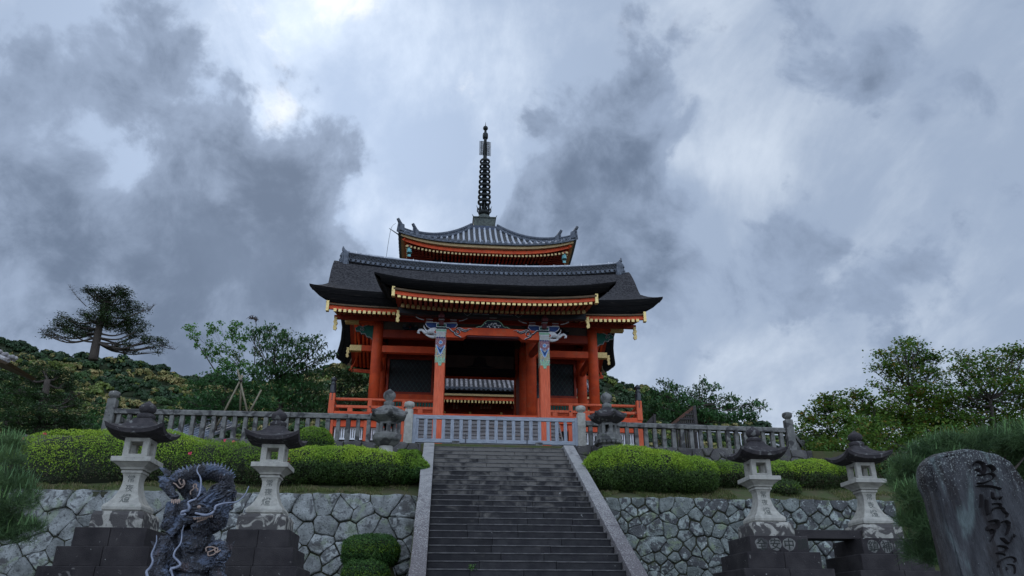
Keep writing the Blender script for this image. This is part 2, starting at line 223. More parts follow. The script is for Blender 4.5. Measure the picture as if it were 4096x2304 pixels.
# ---------------------------------------------------------------- mesh helpers
def tag(o, label=None, cat=None, group=None, kind=None):
    if label: o['label'] = label
    if cat: o['category'] = cat
    if group: o['group'] = group
    if kind: o['kind'] = kind
    return o
def thing(name, label, cat, loc, group=None, rz=0, scale=1):
    o = bpy.data.objects.new(name, None); C.objects.link(o); o.location = loc; o.rotation_euler = (0,0,rz); o.scale = (scale,)*3
    o.empty_display_size = .2; return tag(o, label, cat, group)
def wpos(p):
    m = Vector((0,0,0))
    while p is not None: m += p.location; p = p.parent
    return m
def link(name, me, parent=None, bevel=0, label=None):
    o = bpy.data.objects.new(name, me); C.objects.link(o)
    if parent: o.parent = parent
    if bevel:
        b = o.modifiers.new('bevel', 'BEVEL'); b.width = bevel; b.segments = 2; b.limit_method = 'ANGLE'; b.angle_limit = R_(35)
    if label: o['label'] = label
    return o
class MB:
    def __init__(s): s.v = []; s.f = []; s.m = []; s.i = 0
    def add(s, vs, fs, mi=None):
        k = len(s.v); s.v += [tuple(p) for p in vs]; s.f += [tuple(k+i for i in f) for f in fs]; s.m += [s.i if mi is None else mi]*len(fs); return s
    def box(s, x0, x1, y0, y1, z0, z1, mi=None):
        return s.add([(x0,y0,z0),(x1,y0,z0),(x1,y1,z0),(x0,y1,z0),(x0,y0,z1),(x1,y0,z1),(x1,y1,z1),(x0,y1,z1)], [(0,3,2,1),(4,5,6,7),(0,1,5,4),(1,2,6,5),(2,3,7,6),(3,0,4,7)], mi)
    def cbox(s, c, d, rz=0, mi=None, tx=1, ty=1, mat=None):
        vs = []
        for z, kx, ky in ((-.5,1,1),(.5,tx,ty)):
            for x, y in ((-.5,-.5),(.5,-.5),(.5,.5),(-.5,.5)): vs.append(Vector((x*d[0]*kx, y*d[1]*ky, z*d[2])))
        m = mat or Matrix.Rotation(rz, 3, 'Z'); c = Vector(c)
        return s.add([m@q+c for q in vs], [(0,3,2,1),(4,5,6,7),(0,1,5,4),(1,2,6,5),(2,3,7,6),(3,0,4,7)], mi)
    def loft(s, rings, cap=True, closed=True, mi=None):
        n = len(rings[0]); vs = [p for r in rings for p in r]; fs = []
        for a in range(len(rings)-1):
            for b in range(n if closed else n-1):
                c = (b+1) % n; fs.append((a*n+b, a*n+c, (a+1)*n+c, (a+1)*n+b))
        if cap and closed: fs.append(tuple(reversed(range(n)))); fs.append(tuple((len(rings)-1)*n+b for b in range(n)))
        return s.add(vs, fs, mi)
    def lathe(s, prof, c=(0,0,0), n=16, mi=None, sq=False, rot=0):
        rings = []
        for r, z in prof: rings.append([(c[0]+r*math.cos(2*math.pi*i/n+rot), c[1]+r*math.sin(2*math.pi*i/n+rot), c[2]+z) for i in range(n)])
        return s.loft(rings, mi=mi)
    def tube(s, path, rad, n=8, mi=None, flat=1):
        path = [Vector(p) for p in path]; K = len(path)
        if isinstance(rad, (int, float)): rad = [rad]*K
        rings = []; up = Vector((0.13,.21,1)).normalized()
        for i, p in enumerate(path):
            t = (path[min(i+1,K-1)]-path[max(i-1,0)])
            if t.length < 1e-9: t = Vector((0,0,1))
            t.normalize()
            if abs(t.dot(up)) > .93: up = Vector((1,.17,.1)).normalized()
            a = t.cross(up).normalized(); b = a.cross(t).normalized()
            rings.append([p+(a*math.cos(2*math.pi*j/n)+b*flat*math.sin(2*math.pi*j/n))*rad[i] for j in range(n)])
        return s.loft(rings, mi=mi)
    def prism(s, poly, f0, f1, mi=None):
        """poly 2-D, f0/f1 map (a,b)->3-D for the near and the far face"""
        n = len(poly); vs = [f0(*p) for p in poly]+[f1(*p) for p in poly]
        fs = [tuple(range(n)), tuple(reversed(range(n, 2*n)))]+[(i, i+n, (i+1)%n+n, (i+1)%n) for i in range(n)]
        return s.add(vs, fs, mi)
    def ball(s, c, r, n=12, m=8, mi=None):
        rx, ry, rz = (r,)*3 if isinstance(r, (int,float)) else r
        rings = [[(c[0]+rx*math.sin(a)*math.cos(2*math.pi*j/n), c[1]+ry*math.sin(a)*math.sin(2*math.pi*j/n), c[2]-rz*math.cos(a)) for j in range(n)] for a in [math.pi*(i+.15)/(m+.3) for i in range(m+1)]]
        return s.loft(rings, mi=mi)
    def sweepx(s, prof, xs, zf=lambda x: 0, xf=lambda x, k: x, mi=None, cap=True):
        """profile of (y,z) points carried along x; zf lifts it, xf may splay the ends"""
        rings = [[(xf(x, k), y, z+zf(x)) for k, (y, z) in enumerate(prof)] for x in xs]
        return s.loft(rings, cap=cap, mi=mi)
    def build(s, name, mats, parent=None, label=None, smooth=False, bevel=0, local=False, recalc=False):
        off = Vector((0,0,0)) if (parent is None or local) else wpos(parent)
        me = bpy.data.meshes.new(name); me.from_pydata([(a-off.x, b-off.y, c-off.z) for a, b, c in s.v], [], s.f)
        for m in (mats if isinstance(mats, (list, tuple)) else [mats]): me.materials.append(m)
        if any(s.m): me.polygons.foreach_set('material_index', s.m)
        if smooth: me.polygons.foreach_set('use_smooth', [True]*len(me.polygons))
        if recalc:
            import bmesh
            b = bmesh.new(); b.from_mesh(me); bmesh.ops.recalc_face_normals(b, faces=b.faces); b.to_mesh(me); b.free()
        me.update(); return link(name, me, parent, bevel, label)
def bez(ps, n=16):
    """smooth curve through the given points (Catmull-Rom)"""
    ps = [Vector(p) for p in ps]
    if len(ps) < 3: return [ps[0].lerp(ps[-1], i/n) for i in range(n+1)]
    q = [2*ps[0]-ps[1]]+ps+[2*ps[-1]-ps[-2]]; out = []
    seg = len(ps)-1
    for i in range(n+1):
        t = i/n*seg; k = min(int(t), seg-1); t -= k; a, b, c, d = q[k:k+4]
        out.append(.5*((2*b)+(c-a)*t+(2*a-5*b+4*c-d)*t*t+(3*b-a-3*c+d)*t**3))
    return out
def lerp_tab(tab, x):
    if x <= tab[0][0]: return tab[0][1]
    for (a, b), (c, d) in zip(tab, tab[1:]):
        if x <= c: return b+(d-b)*(x-a)/(c-a)
    return tab[-1][1]
def copy_tree(o, parent=None, loc=None, label=None, rz=None):
    c = o.copy(); C.objects.link(c); c.parent = parent
    if loc is not None: c.location = loc
    if label: c['label'] = label
    if rz is not None: c.rotation_euler = (0,0,rz)
    for ch in list(o.children): copy_tree(ch, c)
    return c
# big quad sheets (leaves)
def quads(name, V, mats, parent=None, mi=None, smooth=False):
    n = len(V)//4; V = np.asarray(V, dtype=np.float32)
    if parent is not None: V = V-np.array(wpos(parent), dtype=np.float32)
    me = bpy.data.meshes.new(name); me.vertices.add(n*4); me.vertices.foreach_set('co', V.ravel()); me.loops.add(n*4); me.loops.foreach_set('vertex_index', np.arange(n*4, dtype=np.int32))
    me.polygons.add(n); me.polygons.foreach_set('loop_start', np.arange(0, n*4, 4, dtype=np.int32)); me.polygons.foreach_set('loop_total', np.full(n, 4, dtype=np.int32))
    for m in (mats if isinstance(mats, (list, tuple)) else [mats]): me.materials.append(m)
    if mi is not None: me.polygons.foreach_set('material_index', np.asarray(mi, dtype=np.int32))
    me.update(calc_edges=True); return link(name, me, parent)
def leaf_quads(P, Nrm, ln, wd, droop=0, up=None):
    """diamond leaves at points P (n,3), facing Nrm; ln/wd leaf size"""
    n = len(P); Nn = Nrm/np.maximum(np.linalg.norm(Nrm, axis=1, keepdims=True), 1e-6)
    r = rng.normal(size=(n,3)) if up is None else up+rng.normal(size=(n,3))*.25
    T = r-(r*Nn).sum(1, keepdims=True)*Nn; T /= np.maximum(np.linalg.norm(T, axis=1, keepdims=True), 1e-6); B = np.cross(Nn, T)
    s = rng.uniform(.7, 1.3, (n,1)); a = T*ln*s*.5; b = B*wd*s*.5; bend = -Nn*ln*.12*s
    q = np.empty((n,4,3)); q[:,0] = P-a; q[:,1] = P+b-bend; q[:,2] = P+a; q[:,3] = P-b-bend
    q[:,2,2] -= droop*ln; return q.reshape(-1,3)
def sphere_pts(n):
    d = rng.normal(size=(n,3)); return d/np.linalg.norm(d, axis=1, keepdims=True)
_gl = {}
def glyph(ch, size=1.0):
    """outline of a written character as a flat mesh, centred: verts (x,z), faces"""
    if (ch, size) in _gl: return _gl[(ch, size)]
    cu = bpy.data.curves.new('t', 'FONT'); cu.body = ch; cu.size = size; cu.align_x = 'CENTER'; cu.align_y = 'CENTER'; cu.resolution_u = 3; cu.offset = size*.012
    o = bpy.data.objects.new('t', cu); C.objects.link(o); bpy.context.view_layer.update()
    me = o.evaluated_get(bpy.context.evaluated_depsgraph_get()).to_mesh()
    vs = [(v.co.x, v.co.y) for v in me.vertices]; fs = [tuple(p.vertices) for p in me.polygons]
    if vs:
        mx_ = (max(v[0] for v in vs)+min(v[0] for v in vs))/2; my_ = (max(v[1] for v in vs)+min(v[1] for v in vs))/2; vs = [(a-mx_, b-my_) for a, b in vs]
    o.to_mesh_clear(); bpy.data.objects.remove(o); bpy.data.curves.remove(cu); _gl[(ch, size)] = (vs, fs); return vs, fs
# ---------------------------------------------------------------- ground
XC = 1.72; ST = .533          # axis of the stairs and gate; slope of the stairs
def ground_z(x, y):
    xr = abs(x-XC)
    if xr < 2.25 and y < 23.0:
        return max(0, min(6.21, 6.21+(y-22.1)*ST)-.45) if y > 10.8 else 0
    if y < 19.5: return 0
    if y < 23.1: return 4.40+(y-19.5)*.44+.05*math.sin(x*1.7)*math.sin(y*2)
    z = 6.5
    if y > 25: z = 6.5+min(1, (y-25)/3)*.35
    if y > 60: z += (y-60)*.22
    return z
xs = [-900,-300,-120,-60,-40]+[x*.8 for x in range(-40, 52)]+[60,120,300,900]
xs = sorted(xs+[XC-2.25, XC-2.24, XC+2.24, XC+2.25]); ys = [-900,-200,-40,0,6,10.7,10.8,14,19.49,19.51,20.2,20.9,21.6,22.3,22.99,23.0,23.1,25,26.5,28,34,45,60,100,300,900]
mb = MB(); mb.add([(x, y, ground_z(x, y)) for y in ys for x in xs], [(a*len(xs)+b, a*len(xs)+b+1, (a+1)*len(xs)+b+1, (a+1)*len(xs)+b) for a in range(len(ys)-1) for b in range(len(xs)-1)])
g = mb.build('ground', SOIL); tag(g, kind='structure')
mb = MB(); mb.box(-40, 45, -30, 12.2, .004, .02); mb.build('plaza_paving', PAVE)['kind'] = 'structure'
# grass on the strip above the retaining walls
P = []
for _ in range(26000):
    x = random.uniform(-12, 12.5); y = 19.62+abs(random.gauss(0, .55))
    if abs(x-XC) < 2.5 or y > 22: continue
    if mnoise.noise(Vector((x*1.3, y*2, 0))) < -.12: continue
    P.append((x, y, ground_z(x, y)+.02))
P = np.array(P); Nn = rng.normal(size=P.shape); Nn[:,2] *= .2
tag(quads('grass', leaf_quads(P, Nn, .10, .02, up=np.array([0,0,1.])), GRASS), kind='stuff')

# ---------------------------------------------------------------- stairs
stair = thing('stone_staircase', 'long flight of dark weathered granite steps climbing to the wooden barrier', 'staircase', (XC, 22.1, 0))
for k in range(-1, 36):
    mb = MB(); Yk = 22.09-.3187*k; zt = 6.21-.17*k
    if k == -1: Yk, zt = 23.12, 6.50
    x = XC-1.885; r2 = random.Random(k+50)
    while x < XC+1.885-.01:
        w = r2.uniform(.75, 1.5); x1 = min(x+w, XC+1.885)
        if XC+1.885-x1 < .35: x1 = XC+1.885
        dy = r2.uniform(-.006, .006); dz = r2.uniform(-.004, .004)
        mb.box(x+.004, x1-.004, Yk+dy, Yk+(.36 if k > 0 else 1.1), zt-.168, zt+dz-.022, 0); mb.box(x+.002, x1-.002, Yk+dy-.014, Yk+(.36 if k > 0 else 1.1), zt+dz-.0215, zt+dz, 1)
        x = x1
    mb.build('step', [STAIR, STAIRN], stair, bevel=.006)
for sd, nm in ((-1, 'left'), (1, 'right')):
    # inclined kerb stones laid end to end
    a, b = (XC-2.19, XC-1.89) if sd < 0 else (XC+1.89, XC+2.19)
    cuts = [22.9, 21.05, 19.55, 17.9, 16.6, 14.9, 13.2, 11.6, 10.6] if sd < 0 else [22.9, 21.9, 20.2, 18.35, 16.75, 15.3, 13.7, 12.0, 10.6]
    mb = MB(); lz = lambda y: 6.21+(min(y, 22.1)-22.1)*ST+.10
    for i, (y1, y0) in enumerate(zip(cuts, cuts[1:])):
        o = (.012 if i % 2 else 0); y0 += .006
        ye = [y0, y1] if y0 >= 22.1 or y1 <= 22.1 else [y0, 22.1, y1]
        vs = []
        for y in ye: vs += [(a-o, y, lz(y)+o), (b, y, lz(y)+o), (b, y, lz(y)-.62), (a-o, y, lz(y)-.62)]
        n = len(ye); fs = [(0,1,2,3), tuple(reversed(range(4*n-4, 4*n)))]+[(4*j+i2, 4*j+4+i2, 4*j+4+(i2+1)%4, 4*j+(i2+1)%4) for j in range(n-1) for i2 in range(4)]
        mb.add(vs, fs)
    mb.build('inclined_kerb', CURB, stair, bevel=.012, recalc=True)
# little weed on a step
wd = at(1885, 2272, 15.1)
tag(quads('weed', leaf_quads(wd.to_tuple()+rng.normal(size=(60,3))*.035, rng.normal(size=(60,3))+np.array([0,-.5,1.]), .05, .03), L_BOX), 'small bright green weed sprouting from a low step', 'weed')

# ---------------------------------------------------------------- rubble masonry
def clip(poly, px, py, nx, ny):
    out = []
    for i, a in enumerate(poly):
        b = poly[(i+1) % len(poly)]; da = (a[0]-px)*nx+(a[1]-py)*ny; db = (b[0]-px)*nx+(b[1]-py)*ny
        if da <= 0: out.append(a)
        if da*db < 0: t = da/(da-db); out.append((a[0]+(b[0]-a[0])*t, a[1]+(b[1]-a[1])*t))
    return out
def masonry(x0, x1, z0, z1, sw, sh, seed, small=.35, zj=.17):
    """irregular stones: cells of a jittered brick lattice, as polygons in (x,z)"""
    r = random.Random(seed); pts = []; z = z1-sh*.45; row = 0
    while z > z0-sh:
        x = x0-sw+r.uniform(0, sw)
        while x < x1+sw:
            w = sw*r.uniform(.5, 1.75); pts.append((x+w/2, z+r.uniform(-zj, zj)*sh)); 
            if r.random() < small: pts.append((x+w+r.uniform(-.1,.1)*sw, z-sh*.5+r.uniform(-.1,.1)*sh)); x += sw*.12
            x += w
        z -= sh*r.uniform(.85, 1.12); row += 1
    cells = []
    for i, (px, pz) in enumerate(pts):
        poly = [(x0,z0),(x1,z0),(x1,z1),(x0,z1)]
        if not (x0-sw < px < x1+sw and z0-sh < pz < z1+sh): continue
        for j, (qx, qz) in enumerate(pts):
            if i == j or abs(qx-px) > 3*sw or abs(qz-pz) > 3*sh: continue
            nx, nz = (qx-px), (qz-pz)
            poly = clip(poly, (px+qx)/2, (pz+qz)/2, nx, nz)
            if len(poly) < 3: break
        if len(poly) >= 3: cells.append(poly)
    return cells
def stone_faces(mb, poly, f, gap=.02, depth=.09, seed=0):
    """one bulging stone over polygon; f(x,z,out)->3-D"""
    r = random.Random(seed); cx = sum(p[0] for p in poly)/len(poly); cz = sum(p[1] for p in poly)/len(poly)
    A = abs(sum(a[0]*b[1]-b[0]*a[1] for a, b in zip(poly, poly[1:]+poly[:1])))/2
    if A < .006: return
    # resample edges then round the corners
    pts = []
    for a, b in zip(poly, poly[1:]+poly[:1]):
        d = math.hypot(b[0]-a[0], b[1]-a[1]); n = max(1, int(d/.13))
        for i in range(n): t = i/n; pts.append([a[0]+(b[0]-a[0])*t, a[1]+(b[1]-a[1])*t])
    for _ in range(1):
        pts = [[.8*p[0]+.1*(pts[i-1][0]+pts[(i+1)%len(pts)][0]), .8*p[1]+.1*(pts[i-1][1]+pts[(i+1)%len(pts)][1])] for i, p in enumerate(pts)]
    pts = [[p[0]+.045*mnoise.noise(Vector((p[0]*3.7, p[1]*3.7, 1.3))), p[1]+.045*mnoise.noise(Vector((p[0]*3.7, p[1]*3.7, 7.7)))] for p in pts]
    sz = math.sqrt(A); lift = depth*r.uniform(.3, 1.35)*min(1, sz*1.6); tx, tz = r.uniform(-.18,.18), r.uniform(-.14,.14)
    rings = []
    for (s, h) in ((0, -.6), (0, .15), (.005, .55), (.017, .86), (.045, 1.0), (.34, 1.03)):
        ring = []
        for p in pts:
            dx, dz = p[0]-cx, p[1]-cz; d = math.hypot(dx, dz) or 1; k = max(.05, 1-(gap+s)/d) if s < .3 else .5
            x, z = cx+dx*k, cz+dz*k; n = mnoise.noise(Vector((x*4, z*4, seed)))*.034+mnoise.noise(Vector((x*11, z*11, seed)))*.018
            o = h if h < 0 else lift*h+(n+(dx*tx+dz*tz)*k)*h
            ring.append(f(x+n*.5, z+n*.4, o))
        rings.append(ring)
    k0 = len(mb.v); mb.loft(rings, cap=False); n = len(pts); mb.add([f(cx, cz, lift*1.05)], [], 0)
    c = len(mb.v)-1; last = c-n; mb.f += [(last+i, last+(i+1)%n, c) for i in range(n)]; mb.m += [0]*n
def rubble_wall(name, label, x0, x1, z0, z1, yf, sw, sh, mat, seed, lean=.10, gap=.004, depth=.07, small=.35, back=.35, cat='wall', ftop=None):
    root = thing(name, label, cat, ((x0+x1)/2, yf+.3, z0)); mb = MB(); f = lambda x, z, o: (x, yf-(z1-z)*lean-o, z)
    for i, c in enumerate(masonry(x0, x1, z0, z1, sw, sh, seed, small)): stone_faces(mb, c, f, gap, depth, seed*100+i)
    mb.build('stone_facing', mat, root, smooth=True, recalc=False)
    mb = MB(); mb.add([(x0,yf+.02-(z1-z0)*lean,z0),(x1,yf+.02-(z1-z0)*lean,z0),(x1,yf+.02,z1-.03),(x0,yf+.02,z1-.03),(x0,yf+back,z0),(x1,yf+back,z0),(x1,yf+back,z1-.03),(x0,yf+back,z1-.03)], [(0,1,2,3),(5,4,7,6),(3,2,6,7),(0,3,7,4),(1,5,6,2),(0,4,5,1)])
    mb.build('joint_filling', JOINT, root); return root
rubble_wall('retaining_wall', 'pale grey rubble retaining wall left of the stairs, large blocks with dark joints', -14.5, XC-2.22, 0, 4.45, 19.45, .66, .47, RUBL, 3, small=.75)
rubble_wall('retaining_wall', 'mottled rubble retaining wall of small rounded stones right of the stairs', XC+2.22, 11.9, 0, 4.47, 19.45, .40, .34, RUBM, 8, small=.5)
rubble_wall('base_wall', 'low dark stone base under the left stone fence', -12.0, XC-2.3, 5.5, 6.52, 23.05, .55, .34, RUBD, 14, lean=.12, back=.6)
rubble_wall('base_wall', 'low blackened stone base under the right stone fence', XC+2.3, 11.7, 5.5, 6.52, 23.05, .42, .30, RUBD, 21, lean=.12, back=.6)
rt = rubble_wall('base_wall', 'dark rubble base under the receding end of the right fence', 0, 4.2, -1.2, 0, 0, .5, .34, RUBD, 33, lean=.1, back=.5)
rt.location = (11.75, 23.1, 6.52); rt.rotation_euler = (0,0,R_(58))
for ch in rt.children:
    ch.matrix_parent_inverse = Matrix(); ch.location = (2.1, .3, -1.2)

# ---------------------------------------------------------------- stone fences
def baluster_fence(name, label, xa, xb, za, zb, y, n, rail_h=.165, x_end=None):
    root = thing(name, label, 'stone fence', ((xa+xb)/2, y, 6.5)); L_ = xb-xa
    zt = lambda x: za+(zb-za)*(x-xa)/L_
    mb = MB(); nseg = 5
    for i in range(nseg):
        a = xa+L_*i/nseg+.004; b = xa+L_*(i+1)/nseg-.004; h = random.uniform(-.006, .006)
        mb.add([(a,y-.11,zt(a)-rail_h),(b,y-.11,zt(b)-rail_h),(b,y+.11,zt(b)-rail_h),(a,y+.11,zt(a)-rail_h),(a,y-.11,zt(a)-.03+h),(b,y-.11,zt(b)-.03+h),(b,y+.11,zt(b)-.03+h),(a,y+.11,zt(a)-.03+h),(a,y-.05,zt(a)+h),(b,y-.05,zt(b)+h),(b,y+.05,zt(b)+h),(a,y+.05,zt(a)+h)],
               [(0,3,2,1),(0,1,5,4),(2,3,7,6),(4,5,9,8),(6,7,11,10),(8,9,10,11),(0,4,8,11,7,3),(1,2,6,10,9,5)])
    mb.build('top_rail', GRANM, root, bevel=.012)
    for i in range(n):
        x = xa+L_*(i+.5)/n+random.uniform(-.012,.012); w = .105+random.uniform(-.008,.008)
        MB().cbox((x, y, (6.50+zt(x)-rail_h)/2), (w*2*.62, .15, zt(x)-rail_h-6.50), rz=random.uniform(-.05,.05), tx=.93).build('baluster', GRANM, root, bevel=.012)
    mb = MB(); mb.box(xa, xb, y-.17, y+.17, 6.42, 6.54); mb.build('footing', GRANM, root, bevel=.015)
    return root
LF = baluster_fence('stone_fence', 'weathered grey stone fence running left from the wooden barrier', -9.75, XC-2.86, 7.42, 7.42, 23.4, 28)
RF = baluster_fence('stone_fence', 'weathered grey stone fence running right behind the dark lantern', XC+2.82, 11.05, 7.37, 7.29, 23.4, 22)
def knob_post(x, y, z0, z1, w, parent, mat=GRANM, name='end_post'):
    p = MB().cbox((x, y, (z0+z1)/2), (w, w, z1-z0), tx=.94, ty=.94).build(name, mat, parent, bevel=.02)
    mb = MB(); mb.lathe([(.28*w,0),(.30*w,.04),(.50*w,.07),(.60*w,.11),(.62*w,.17),(.56*w,.22),(.30*w,.25)], (x, y, z1), 14); k = mb.build('knob', mat, None, smooth=True)
    k.parent = p; k.matrix_parent_inverse = Matrix(); k.location = -wpos(parent); return p
knob_post(-9.86, 23.38, 6.35, 7.70, .27, LF); knob_post(11.2, 23.38, 6.3, 7.55, .26, RF)
# receding run at the right corner
ret = thing('stone_fence', 'short run of stone fence receding behind the right corner post', 'stone fence', (11.25, 23.5, 6.45))
d = Vector((math.cos(R_(58)), math.sin(R_(58)), 0))
for i in range(10):
    p = Vector((11.25, 23.5, 0))+d*(.28+.30*i); zt = 7.32-.02*i
    MB().cbox((p.x, p.y, (6.45+zt-.13)/2), (.13, .13, zt-.13-6.45), rz=R_(58)).build('baluster', GRANM, ret, bevel=.01)
p = Vector((11.25, 23.5, 0))+d*1.6
MB().cbox((p.x, p.y, 7.22), (3.1, .2, .15), rz=R_(58)).build('top_rail', GRANM, ret, bevel=.012)
p = Vector((11.25, 23.5, 0))+d*3.35; knob_post(p.x, p.y, 6.4, 7.32, .22, ret)
ret2 = thing('stone_fence', 'short run of stone fence going back from the left corner post', 'stone fence', (-9.9, 23.6, 6.45))
for i in range(9): MB().cbox((-9.95-.02*i, 23.85+.32*i, 6.87), (.13,.13,.78)).build('baluster', GRANM, ret2, bevel=.01)
MB().cbox((-10.03, 25.2, 7.32), (.2, 3.0, .15), rz=.06).build('top_rail', GRANM, ret2, bevel=.012)
# granite gate posts
for sx, lb in ((-1, 'pale granite gate post with rounded knob, left end of the wooden barrier'), (1, 'pale granite gate post with rounded knob, right end of the wooden barrier')):
    x = XC+sx*2.70-.02; t = thing('gate_post', lb, 'stone post', (x, 23.38, 6.4), 'granite gate posts')
    knob_post(x, 23.38, 6.45, 7.60, .265, t, GRANL, 'shaft')
# ---------------------------------------------------------------- wooden barrier
gt = thing('wooden_barrier', 'silvered timber barrier of upright slats closing the top of the stairs', 'barrier', (XC, 23.36, 6.5))
for a, b in ((XC-2.56, XC-.0), (XC+.006, XC+2.54)):
    MB().box(a, b, 23.31, 23.40, 7.31, 7.43).build('top_rail', WOODGH, gt, bevel=.008)
    MB().box(a, b, 23.31, 23.40, 6.58, 6.70).build('bottom_rail', WOODGH, gt, bevel=.008)
for i in range(19):
    x = XC-2.46+4.90*i/18; w = .052
    MB().box(x-w, x+w, 23.325, 23.375, 6.70, 7.31).build('slat', WOODG, gt, bevel=.006)
for x in (XC-2.54, XC+2.52): MB().box(x-.05, x+.05, 23.30, 23.42, 6.52, 7.44).build('stile', WOODG, gt, bevel=.006)
for x in (XC-1.25, XC+1.32): MB().box(x-.11, x+.11, 23.25, 23.34, 6.52, 6.63).build('foot_block', GRANM, gt, bevel=.01)
for x in (XC-.95, XC+.95): MB().tube([(x, 23.29, 6.56), (x, 23.29, 6.86)], .014, 6).build('drop_bolt', BLACK, gt)

# ---------------------------------------------------------------- square stone lanterns
def sq_ring(h, z, curve=0, n=6, lift=0, chamfer=0):
    """square ring of half-width h; sides bow in by curve, corners rise by lift"""
    out = []
    cs = [(-1,-1),(1,-1),(1,1),(-1,1)]
    for i in range(4):
        a, b = cs[i], cs[(i+1)%4]
        for j in range(n):
            t = j/n; x = a[0]+(b[0]-a[0])*t; y = a[1]+(b[1]-a[1])*t; m = abs(2*t-1); k = 1-curve*(1-m*m)
            nx, ny = (0, 1) if i % 2 == 0 else (1, 0)
            out.append(((x*(k if nx else 1))*h, (y*(k if ny else 1))*h, z+lift*m**2.5))
    return out
SH = [(.30,.0),(.335,.03),(.34,.08),(.325,.115),(.275,.165),(.225,.24),(.185,.33),(.158,.42),(.142,.51),(.138,.57),(.146,.64),(.165,.69),(.185,.70),(.185,.735),(.17,.75)]
def square_lantern(name, label, loc, group, ktop=1.0, inscr='常夜燈', base_inscr=None, steps=(.62,.77,.93,1.1), roofm=None, rz=0):
    t = thing(name, label, 'stone lantern', loc, group, rz); O = Vector((0,0,0))
    B = lambda mb, nm, mat, **k: mb.build(nm, mat, t, local=True, **k)
    # plinth and steps
    mb = MB(); mb.loft([sq_ring(.40, -.002, n=1), sq_ring(.44, -.07, n=1), sq_ring(.445, -.30, n=1)][::-1]); B(mb, 'plinth', PLINTH, bevel=.012)
    z = -.30
    for i, h in enumerate(steps):
        mb = MB()
        for sx in (-1, 1):   # two blocks per course with a tight joint
            mb.box(min(0, sx*h)+(.003 if sx > 0 else 0), max(0, sx*h)-(.003 if sx < 0 else 0), -h, h, z-.323, z-.002)
        B(mb, 'base_step', STEPB, bevel=.014); z -= .325
    mb = MB(); h = steps[-1]+.2; mb.box(-h, h, -h, h, -loc[2], z-.003); B(mb, 'base_block', STEPB, bevel=.02)
    # shaft
    rings = [sq_ring(h, z, curve=.0 if z < .12 or z > .68 else .06, n=6) for h, z in SH]; mb = MB(); mb.loft(rings); B(mb, 'shaft', GRANL, bevel=0)
    # platform
    mb = MB(); mb.loft([sq_ring(r, z, n=1) for r, z in ((.20,.755),(.215,.79),(.30,.86),(.315,.875),(.352,.877),(.352,.965),(.335,.97))]); B(mb, 'platform', GRANL, bevel=.008)
    # fire box: four posts and two sills around an opening
    mb = MB(); f = .222; a = .112; z0, z1 = .97, 1.34
    for sx in (-1,1):
        for sy in (-1,1): mb.loft([[(sx*f+(dx*a)*(-sx), sy*f+dy*a*(-sy), z) for dx, dy in ((0,0),(1,0),(1,1),(0,1))] for z in (z0, (z0+z1)/2, z1)])
    for z_, zz_ in ((z0, z0+.07), (z1-.075, z1)):
        mb.box(-f+.004, f-.004, -f+.004, f-.004, z_, zz_)
    B(mb, 'fire_box', GRANL, bevel=.014)
    # roof
    K = ktop; mb = MB(); RR = [(.21,1.335,0,0),(.40,1.36,.02,.04),(.505,1.375,.05,.115),(.53,1.445,.06,.125),(.43,1.485,.06,.065),(.33,1.535,.05,.03),(.245,1.60,.03,.01),(.185,1.67,0,0),(.16,1.72,0,0)]
    mb.loft([sq_ring(h, 1.335+(z-1.335)*K, c, 8, l) for h, z, c, l in RR]); B(mb, 'roof', roofm or ROOFST, smooth=False, bevel=0, recalc=True)
    zt = 1.335+(1.72-1.335)*K; mb = MB(); mb.lathe([(.14,-.01),(.165,.03),(.17,.08),(.13,.11),(.10,.12)], (0,0,zt), 16); mb.lathe([(.09,.115),(.135,.15),(.158,.20),(.155,.245),(.125,.285),(.075,.32),(.03,.355),(.012,.375)], (0,0,zt), 16); B(mb, 'finial', roofm or ROOFST, smooth=True)
    # carved writing on the front and the side that shows
    hz = [(b, a_) for a_, b in SH]
    def put(chars, zs, sizes, mat):
        mb = MB()
        for ch, zc, sz in zip(chars, zs, sizes):
            vs, fs = glyph(ch, sz)
            mb.add([(x, -(lerp_tab(hz, zc+q)*(1-.055*(1-min(1, abs(x)/.14)**2) if .12 < zc < .68 else 1))-.0035, zc+q) for x, q in vs], fs)
        if mb.v: B(mb, 'inscription', mat)
    if inscr: put(inscr, (.60,.43,.24), (.145,.14,.175), INKF)
    if base_inscr:
        mb = MB(); h = steps[0]
        for i, ch in enumerate(base_inscr):
            vs, fs = glyph(ch, .235); x0 = -h+.24+i*.29
            mb.add([(x0+x, -h-.004, -.30-.165+q) for x, q in vs], fs)
        B(mb, 'base_inscription', INK)
        mb = MB()   # pale worn patch behind the characters
        for i in range(len(base_inscr)):
            x0 = -h+.24+i*.29; pts = [(x0+.135*math.cos(a)*(1+.22*mnoise.noise(Vector((i*3+loc[0], a*1.3, 0)))), -.465+.125*math.sin(a)*(1+.25*mnoise.noise(Vector((i*5, a*1.7, loc[0]))))) for a in [k*math.tau/22 for k in range(22)]]
            if i < 3: mb.add([(x, -h-.0018, q) for x, q in pts], [tuple(range(22))])
        B(mb, 'worn_patch', GRANM)
    return t
GL = 'square stone lanterns before the retaining walls'
square_lantern('stone_lantern', 'pale square stone lantern with dark sweeping roof, left of the bronze dragon', (-5.60, 14.86, 3.37), GL, steps=(.60,.76,.92,1.08))
square_lantern('stone_lantern', 'pale square stone lantern between the bronze dragon and the stairs', (-3.26, 15.50, 3.43), GL, steps=(.56,.68,.80,.95))
square_lantern('stone_lantern', 'pale square stone lantern with blackened cap, nearer the stairs on the right', (6.99, 16.38, 3.49), GL, ktop=1.05, base_inscr='全安中講')
